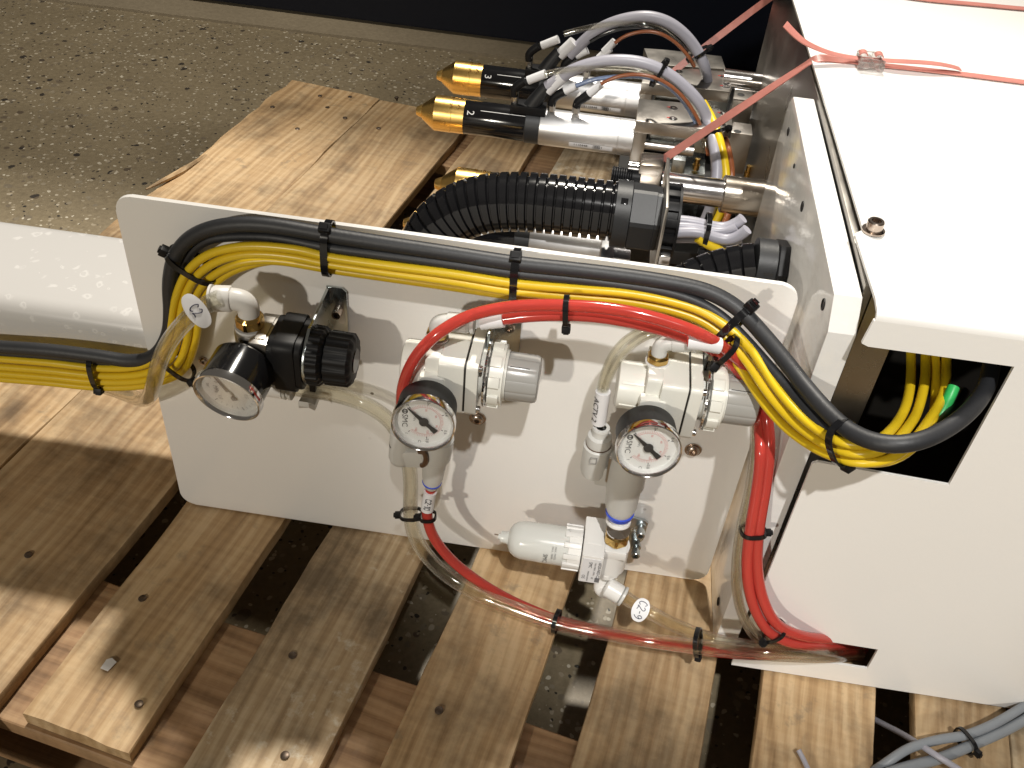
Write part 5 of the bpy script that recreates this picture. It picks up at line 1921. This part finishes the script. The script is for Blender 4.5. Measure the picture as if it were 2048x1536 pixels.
machined('carriage', [(1470, 176), (1505, 182), (1508, 206), (1466, 200)], 0.152, 0.022, 'steel')
machined('carriage', [(1466, 243), (1503, 248), (1506, 270), (1462, 264)], 0.150, 0.034, 'steel')
machined('rail', [(1462, 206), (1514, 213), (1518, 238), (1462, 230)], 0.128, 0.016, 'alu')
machined('rail', [(1460, 276), (1524, 285), (1530, 330), (1456, 322)], 0.112, 0.040, 'alu')
machined('rail', [(1340, 296), (1410, 303), (1410, 350), (1336, 345)], 0.112, 0.040, 'zinc')
machined('side_block', [(1442, 286), (1470, 290), (1468, 312), (1440, 306)], 0.128, 0.020, 'steel')
machined('side_block', [(1350, 283), (1376, 287), (1372, 322), (1346, 318)], 0.124, 0.016, 'zinc')
for px, py in ((1482, 189), (1475, 263)):
    q = PZ(px, py, 0.1523)
    mb = MB()
    mb.lathe([(0, 0.0030), (0.0001, 0.0026)], q, ZA, 18)
    obj('bore', mb, 'dark_in', t)  # flat black disc, shade of the hole put into its colour
for px, py, z in ((1357, 328, 0.1130), (1457, 307, 0.1285)):
    obj('cap_screw', cap_screw_mb(PZ(px, py, z), (0, -0.5, 1), 0.0036, 0.004), 'steel_shaft', t)
for px, py in ((1494, 352), (1391, 338)):
    mb = MB()
    mb.lathe([(0, 0.0030), (0.004, 0.0030), (0.004, 0.0021), (0.009, 0.0021)], PZ(px, py, 0.114), (0, 0, 1), 12)
    obj('grease_nipple', mb, 'brass', t)
mb = MB()
q = PX(1521, 165, 0.3530)
mb.lathe([(-0.030, 0.0075), (0, 0.0075)], (0.3530, q.y, q.z), XA, 28)
obj('rod', mb, 'steel_shaft', t)
machined('dark_underlay', [(1250, 250), (1535, 290), (1530, 520), (1210, 490)], 0.070, 0.012, 'dark_in')  # added underlay, coloured black to cut light bounced from below
machined('dark_underlay', [(1290, 130), (1535, 165), (1535, 290), (1270, 250)], 0.080, 0.012, 'dark_in')

c0 = PZ(1388, 380, 0.148)
t = thing('shaft', 'bright round shaft with a wide nickel collar entering the machine', 'shaft', c0)
x0, x1 = PY(1332, 373, c0.y).x, PY(1443, 388, c0.y).x
mb = MB()
mb.lathe([(x0 - 0.004, 0.0100), (x1 + 0.01, 0.0100)], (0, c0.y, c0.z), XA, 40)
obj('rod', mb, 'steel_shaft', t)
mb = MB()
mb.lathe([(x1, 0.0122), (x1 + 0.0006, 0.0130), (0.3528, 0.0130)], (0, c0.y, c0.z), XA, 44)
obj('collar', mb, 'steel_collar', t, sharp=30)
mb = MB()
top = [PZ(x, y, c0.z + 0.0160) for x, y in ((1283, 301), (1330, 306), (1328, 333), (1279, 328))]
mb.hull(top, (0, 0, -0.038), bevel=0.0028)
obj('end_block', mb, 'steel_collar', t, sharp=25)
mb = MB()
q = PY(1240, 352, c0.y)
mb.lathe([(q.x - 0.006, 0.0060), (q.x + 0.014, 0.0060)], (0, c0.y, q.z), XA, 24)
for k in range(9):
    mb.lathe([(q.x - 0.0055 + k * 0.0016, 0.0060), (q.x - 0.0050 + k * 0.0016, 0.0066), (q.x - 0.0045 + k * 0.0016, 0.0060)], (0, c0.y, q.z), XA, 24)
obj('threaded_end', mb, 'black', t)
mb = MB()
q = PY(1266, 332, c0.y)
mb.lathe([(q.x - 0.003, 0.0035), (q.x + 0.004, 0.0035)], (0, c0.y, q.z), XA, 12)
obj('set_screw', mb, 'steel_shaft', t)

# ------------------------------------------------------------------ ribbed hoses
YH = 0.130


def hose(name, label, path, R, pitch, group, duty=0.68, dep=0.13):
    path = resample(smooth_path(path, 6), pitch / 9.0)
    mb = MB()

    def r(i):
        f = (i % 9) / 9.0
        return R if f < duty else R * (1 - dep)
    path = path[:len(path) // 9 * 9]
    mb.tube(path, r, 40)
    t = obj(name, mb, 'black_gloss', sharp=38)
    return tag(t, label, 'hose', group)


hp = spline([PY(x, y, yy) for x, y, yy in ((1236, 424, YH), (1180, 417, YH), (1110, 409, YH), (1040, 404, YH), (975, 407, YH - 0.001), (920, 424, YH - 0.003), (878, 455, YH - 0.007), (852, 500, YH - 0.012), (842, 560, YH - 0.018), (840, 640, YH - 0.026))], 14)
hose('ribbed_hose', 'large black ribbed hose arching down behind the mounting plate', hp, 0.0182, 0.0056, 'ribbed hoses')
hp2 = spline([PY(x, y, yy) for x, y, yy in ((1512, 532, 0.062), (1470, 538, 0.062), (1420, 552, 0.060), (1360, 580, 0.054), (1310, 625, 0.046))], 14)
hose('ribbed_hose', 'smaller black ribbed hose ending at the white side plate', hp2, 0.0128, 0.0075, 'ribbed hoses', 0.82, 0.10)

ca, cb = PY(1226, 424, YH), PY(1316, 436, YH)
t = thing('hose_connector', 'black hose connector with locking window holding the large ribbed hose', 'hose connector', ca)
o = Vector((0, YH, (ca.z + cb.z) / 2 - 0.0005))
xs_ = lambda px: PY(px, 430, YH).x
mb = MB()
mb.lathe([(xs_(1226), 0.0188), (xs_(1227), 0.0204), (xs_(1257), 0.0204), (xs_(1258), 0.0198)], o, XA, 48)
obj('sleeve', mb, 'black_soft', t, sharp=28)
mb = MB()
mb.lathe([(xs_(1258), 0.0205), (xs_(1259), 0.0212), (xs_(1307), 0.0212), (xs_(1308), 0.0205), (xs_(1318), 0.0205)], o, XA, 48, shape=lambda a, d: min(1.0, hexr(a + PI / 12, d) * 1.10 / 1.13 + 0.02))
obj('hexagon', mb, 'black_soft', t, sharp=18)
for a in (52, 120):
    a = math.radians(a)
    rd = Vector((0, -math.cos(a), math.sin(a)))
    mb = MB()
    mb.box(o + Vector((xs_(1243), 0, 0)) + rd * 0.0203, (0.0042, 0.0038, 0.0008), (XA, rd.cross(XA), rd), bevel=0.0002)
    obj('window', mb, 'black_gloss', t)
mb = MB()
mb.box(((xs_(1319) + xs_(1325)) / 2, YH - 0.002, o.z - 0.004), (xs_(1325) - xs_(1319), 0.060, 0.062), bevel=0.0004)
obj('flange_plate', mb, 'steel', t, sharp=25)
mb = MB()
mb.lathe([(xs_(1326), 0.0200), (xs_(1352), 0.0200)], o, XA, 40)
for k in range(14):
    a = 2 * PI * k / 14
    rd = Vector((0, math.cos(a), math.sin(a)))
    mb.box(o + Vector((xs_(1340), 0, 0)) + rd * 0.0205, (xs_(1355) - xs_(1328), 0.0050, 0.0034), (XA, XA.cross(rd), rd), bevel=0.0005)
mb.lathe([(xs_(1351), 0.0226), (xs_(1356), 0.0226), (xs_(1356), 0.014)], o, XA, 42)
obj('lock_nut', mb, 'black', t, sharp=28)
mb = MB()
for px, py in ((1321, 545), (1322, 515)):
    q = PY(px, py, YH - 0.03)
    mb.box(q + Vector((0.002, 0, 0)), (0.0065, 0.006, 0.006), bevel=0.0006)
obj('bolt', mb, 'steel_shaft', t)

t = thing('hose_connector', 'black hose connector screwed to the white side plate', 'hose connector', (0.338, 0.062, PY(1540, 530, .062).z))
o = Vector((0, 0.062, PY(1535, 534, 0.062).z))
xs2 = lambda px: PY(px, 530, 0.062).x
mb = MB()
mb.lathe([(xs2(1506), 0.0136), (xs2(1507), 0.0150), (xs2(1545), 0.0150), (xs2(1546), 0.0142)], o, XA, 44)
obj('sleeve', mb, 'black_soft', t, sharp=28)
mb = MB()
mb.lathe([(xs2(1546), 0.0165), (xs2(1549), 0.0172), (0.3396, 0.0172)], o, XA, 48, shape=lambda a, d: hexr(a + 0.3, d) / 1.04)
obj('hexagon', mb, 'black', t, sharp=18)
mb = MB()
a = math.radians(18)
rd = Vector((0, -math.cos(a), math.sin(a)))
mb.box(o + Vector((xs2(1530), 0, 0)) + rd * 0.0150, (0.0050, 0.0016, 0.0005), (XA, rd.cross(XA), rd))
obj('window', mb, 'dark_in', t)

# ------------------------------------------------------------------ arching cables of the marking heads
def arc(name, label, cat, pts, y, r, m, group='cables of the marking heads', hollow=None, seg=14):
    return cable(name, label, cat, [(p[0], p[1], p[2] if len(p) > 2 else y) for p in pts], r, m, group, seg, hollow)


YA2, YA3 = TY - 0.002, heads[0].location.y - 0.002
arc('grey_cable', 'light grey cable arching from the head numbered 2', 'cable', [(1094, 174), (1112, 163), (1140, 143), (1180, 128), (1225, 121), (1275, 124), (1320, 139), (1360, 166), (1396, 203), (1417, 245), (1429, 290, YA2 - .02), (1434, 335, YA2 - .03), (1430, 380, YA2 - .04), (1420, 420, YA2 - .05), (1405, 455, YA2 - .06)], YA2, 0.0044, 'lilac_cable')
arc('grey_cable', 'light grey cable arching highest from the head numbered 3', 'cable', [(1140, 112), (1158, 92), (1178, 73), (1210, 52), (1250, 38), (1295, 33), (1335, 44), (1368, 68), (1392, 98), (1408, 130), (1415, 165, YA3 + .01)], YA3, 0.0044, 'lilac_cable')
arc('clear_tube', 'clear tube of the lower arch, over the silver cylinders', 'air tube', [(1090, 148), (1130, 140), (1180, 136), (1230, 137), (1285, 143), (1330, 160), (1362, 188), (1388, 225), (1403, 262), (1412, 300, YA2 - .02)], YA2 - 0.004, 0.0023, 'clear', hollow=0.0013, seg=12)
arc('clear_tube', 'clear tube of the higher arch, against the dark cabinet', 'air tube', [(1128, 68), (1170, 57), (1220, 48), (1275, 47), (1320, 58), (1350, 80), (1376, 108), (1390, 132)], YA3 - 0.004, 0.0023, 'clear', hollow=0.0013, seg=12)
arc('blue_tube', 'thin bluish tube from the white sleeve of head 2', 'air tube', [(1152, 172), (1185, 160), (1230, 154), (1285, 153), (1325, 166), (1358, 192), (1384, 230), (1400, 268)], YA2 - 0.003, 0.0017, mat('blue_tube_plastic', (0.25, 0.32, 0.50), 0.2, trans=0.4))
arc('orange_tube', 'thin orange tube from the nearest white sleeve of head 2', 'air tube', [(1202, 168), (1222, 158), (1250, 150), (1290, 150), (1330, 164), (1366, 194), (1392, 232), (1408, 272), (1416, 310, YA2 - .02)], YA2 - 0.006, 0.0014, 'amber')
arc('orange_tube', 'thin orange tube arching from the head numbered 3', 'air tube', [(1230, 86), (1250, 72), (1285, 63), (1318, 66), (1350, 84), (1376, 112), (1390, 136)], YA3 - 0.006, 0.0014, 'amber')
arc('dark_tube', 'thin dark tube arching under the clear one of head 3', 'air tube', [(1180, 82), (1205, 68), (1240, 57), (1280, 53), (1318, 62), (1350, 82), (1374, 108)], YA3 - 0.003, 0.0017, 'black_gloss')
sleeve('white sleeve at the end of orange tube of head 3', [(1208, 104, YA3), (1230, 82, YA3)], 0.0031)
arc('yellow_cable', 'yellow cable going down beside the grey cable of head 2', 'cable', [(1405, 205, YA2 + .012), (1425, 240, YA2), (1440, 285, YA2 - .02), (1450, 335, YA2 - .03), (1452, 380, YA2 - .04), (1444, 420, YA2 - .05), (1430, 450, YA2 - .06)], YA2, 0.0033, 'yellow')
arc('brown_cable', 'brown cable hanging behind the yellow one near the slides', 'cable', [(1440, 250, YA2 + .01), (1456, 300, YA2 - .02), (1463, 350, YA2 - .03), (1458, 420, YA2 - .05), (1440, 470, YA2 - .08)], YA2, 0.0026, 'amber')
# bundle leaving the lock nut
for i, (pts, lab) in enumerate(([[(1345, 440), (1385, 444), (1420, 452), (1450, 456), (1478, 444), (1486, 436)], 'upper grey cable of the bundle out of the lock nut'],
                                [[(1345, 452), (1385, 454), (1425, 462), (1455, 462), (1480, 450)], 'second grey cable of the bundle out of the lock nut'],
                                [[(1345, 466), (1390, 464), (1420, 472), (1455, 480), (1485, 468), (1495, 458)], 'third grey cable of the bundle out of the lock nut'],
                                [[(1345, 474), (1390, 474), (1425, 478), (1455, 480), (1484, 476)], 'fourth grey cable of the bundle out of the lock nut'],
                                [[(1345, 478), (1395, 478), (1428, 484), (1450, 497), (1475, 512), (1480, 540)], 'lowest grey cable bending down from the lock nut'])):
    arc('grey_cable', lab, 'cable', pts, YH - 0.004 * (i % 3), 0.0034 if i in (0, 2, 3) else 0.0026, 'lilac_cable', 'grey cables out of the lock nut')
arc('yellow_cable', 'short yellow cable under the grey bundle behind the plate', 'cable', [(1395, 476), (1412, 488), (1440, 500), (1462, 525)], YH - 0.01, 0.0028, 'yellow', None)

TG = 'black ties on the marking head cables'
tie('black cable tie on the arching cables of head 2', PY(1316, 148, YA2), D((1280, 130, YA2), (1350, 168, YA2)), 0.0098, 0.0062, 0.0026, head=10, tail=0.0, group=TG)
tie('black cable tie on arching cables of head 3', PY(1395, 108, YA3), D((1375, 80, YA3), (1405, 130, YA3)), 0.0092, 0.0060, 0.0024, head=12, tail=0.003, group=TG)
tie('black cable tie joining grey and yellow cables near slides', PY(1432, 268, YA2 - .01), D((1420, 240, YA2 - .005), (1438, 300, YA2 - .02)), 0.0085, 0.0060, 0.0026, head=12, tail=0.0, group=TG)
tie('black cable tie round the grey bundle by lock nut', PY(1412, 462, YH - .004), D((1370, 456, YH), (1450, 468, YH)), 0.0105, 0.0085, 0.0030, head=160, tail=0.0, group=TG)

# ------------------------------------------------------------------ pink straps on the cover
def strap(name, label, pts, w=0.0056, norms=(0, 0, 1), group='pink straps'):
    path = smooth_path(resample(spline(pts, 8), 0.003), 2)
    mb = MB()
    nn = norms
    if callable(norms):
        nn = [Vector(norms(i / (len(path) - 1))) for i in range(len(path))]
    mb.ribbon(path, nn, w, 0.0007)
    return tag(obj(name, mb, 'strap', sharp=40), label, 'strap', group)


ZS = ZT + 0.0012
hub = PZ(1327, 318, c0.z + 0.010)
edge = PZ(1632, 116, ZS + 0.0006)
pts = [hub, hub.lerp(edge, 0.33), hub.lerp(edge, 0.66), hub.lerp(edge, 0.93), edge, PZ(1668, 118, ZS), PZ(1712, 124, ZS), PZ(1740, 128, ZS), PZ(1800, 134, ZS), PZ(1925, 148, ZS), PZ(2048, 164, ZS), PZ(2200, 183, ZS)]
strap('strap', 'pink strap running from the shaft block over the cover through the buckle', pts, norms=lambda f: (0, 0, 1) if f > 0.5 else (0.15, -0.75 + f, 0.65 + f * 0.7))
pts = [PY(1330, 160, 0.40), PY(1362, 131, 0.41), PY(1450, 63, 0.43), PY(1530, 3, 0.45), PY(1620, -60, 0.47)]
strap('strap', 'pink strap rising behind the arching cables against the dark cabinet', pts, 0.0056, norms=(0.1, -0.8, 0.6))
pts = [PZ(1800, -8, ZS), PZ(1860, 0, ZS), PZ(1950, 8, ZS), PZ(2048, 17, ZS), PZ(2200, 30, ZS)]
strap('strap', 'pink strap crossing the far corner of the cover', pts, 0.0062)
pts = [PZ(1570, 48, ZS + 0.020), PZ(1600, 78, ZS + 0.013), PZ(1635, 97, ZS + 0.008), PZ(1680, 111, ZS + 0.004), PZ(1740, 119, ZS + 0.003), PZ(1790, 122, ZS + 0.0045), PZ(1860, 126, ZS + 0.0048), PZ(1905, 133, ZS + 0.0030), PZ(1928, 141, ZS + 0.0012)]
strap('strap', 'loose pink strap end lying through the clear buckle', pts, 0.0052, norms=lambda f: (0.0, -0.45 * max(0, 0.4 - f) * 2.5, 1.0))

t = thing('strap_buckle', 'clear plastic strap buckle on top of the white cover', 'buckle', PZ(1740, 122, ZT))
bc = PZ(1740, 122, ZT + 0.004)
bx = (PZ(1780, 128, ZT) - PZ(1700, 118, ZT)).normalized()
by = ZA.cross(bx)
mb = MB()
for k in (-1, 1):
    mb.box(bc + by * (0.0062 * k), (0.0150, 0.0030, 0.0070), (bx, by, ZA), bevel=0.0012)
for k in (-1, 0, 1):
    mb.tube([bc + bx * (0.0060 * k) - by * 0.0065, bc + bx * (0.0060 * k) + by * 0.0065], 0.0016, 12)
for k in (-0.5, 0.5):
    mb.box(bc + bx * (0.0072 * k * 1.25) + by * 0.0075 + ZA * 0.001, (0.0055, 0.0030, 0.0040), (bx, by, ZA), bevel=0.0010)
    mb.box(bc + bx * (0.0072 * k * 1.25) - by * 0.0078, (0.0060, 0.0026, 0.0036), (bx, by, ZA), bevel=0.0010)
obj('frame', mb, 'buckle', t, sharp=30)
for k in (-0.5, 0.5):
    mb = MB()
    q = bc + bx * (0.0078 * k * 1.2) + ZA * 0.0030 + by * 0.002
    path = [q + bx * (0.0022 * math.cos(a)) + ZA * (0.0016 * math.sin(a)) for a in [PI * i / 10 for i in range(11)]]
    nor = [bx * math.cos(a) + ZA * math.sin(a) for a in [PI * i / 10 for i in range(11)]]
    mb.ribbon(path, nor, 0.0052, 0.0007)
    obj('strap_loop', mb, 'strap', t, sharp=50)


# ------------------------------------------------------------------ loose grey cables at the lower right
def zcable(label, pts, r, m, group):
    path = smooth_path(resample(spline([PZ(*p) for p in pts], 8), 0.003), 2)
    mb = MB()
    mb.tube(path, r, 14)
    return tag(obj('grey_cable', mb, m, sharp=60), label, 'cable', group)


LG = 'grey cables on the pallet at lower right'
zcable('upper thick grey cable over the boards at lower right', [(1690, 1590, -.02), (1735, 1552, -.006), (1775, 1524, .004), (1819, 1496, .007), (1879, 1479, .007), (1929, 1471, .007), (1979, 1452, .007), (2018, 1431, .007), (2060, 1405, .007), (2120, 1370, .010)], 0.0026, 'grey_cable', LG)
zcable('lower thick grey cable over the boards at lower right', [(1700, 1580, .003), (1760, 1553, .004), (1810, 1535, .004), (1879, 1517, .004), (1939, 1492, .004), (1999, 1466, .004), (2048, 1440, .004), (2120, 1395, .006)], 0.0030, 'grey_cable', LG)
zcable('thin pale grey cable coming up through the board gap', [(1700, 1410, -.035), (1753, 1441, -.022), (1799, 1465, -.008), (1839, 1489, .006), (1879, 1515, .0095), (1915, 1537, .007), (1970, 1575, .003)], 0.0017, 'lilac_cable', LG)
zcable('cut grey cable end on a board at the bottom', [(1597, 1500, .004), (1604, 1512, .003), (1615, 1536, .002), (1635, 1580, .002)], 0.0014, 'lilac_cable', LG)
q = PZ(1931, 1482, 0.0055)
tie('black cable tie round the grey cables at lower right', q, PZ(1975, 1460, .0055) - PZ(1885, 1500, .0055), 0.0072, 0.0050, 0.0020, head=172, tail=0.0, n=(0, 0, 1), hs=0.9, group=None)
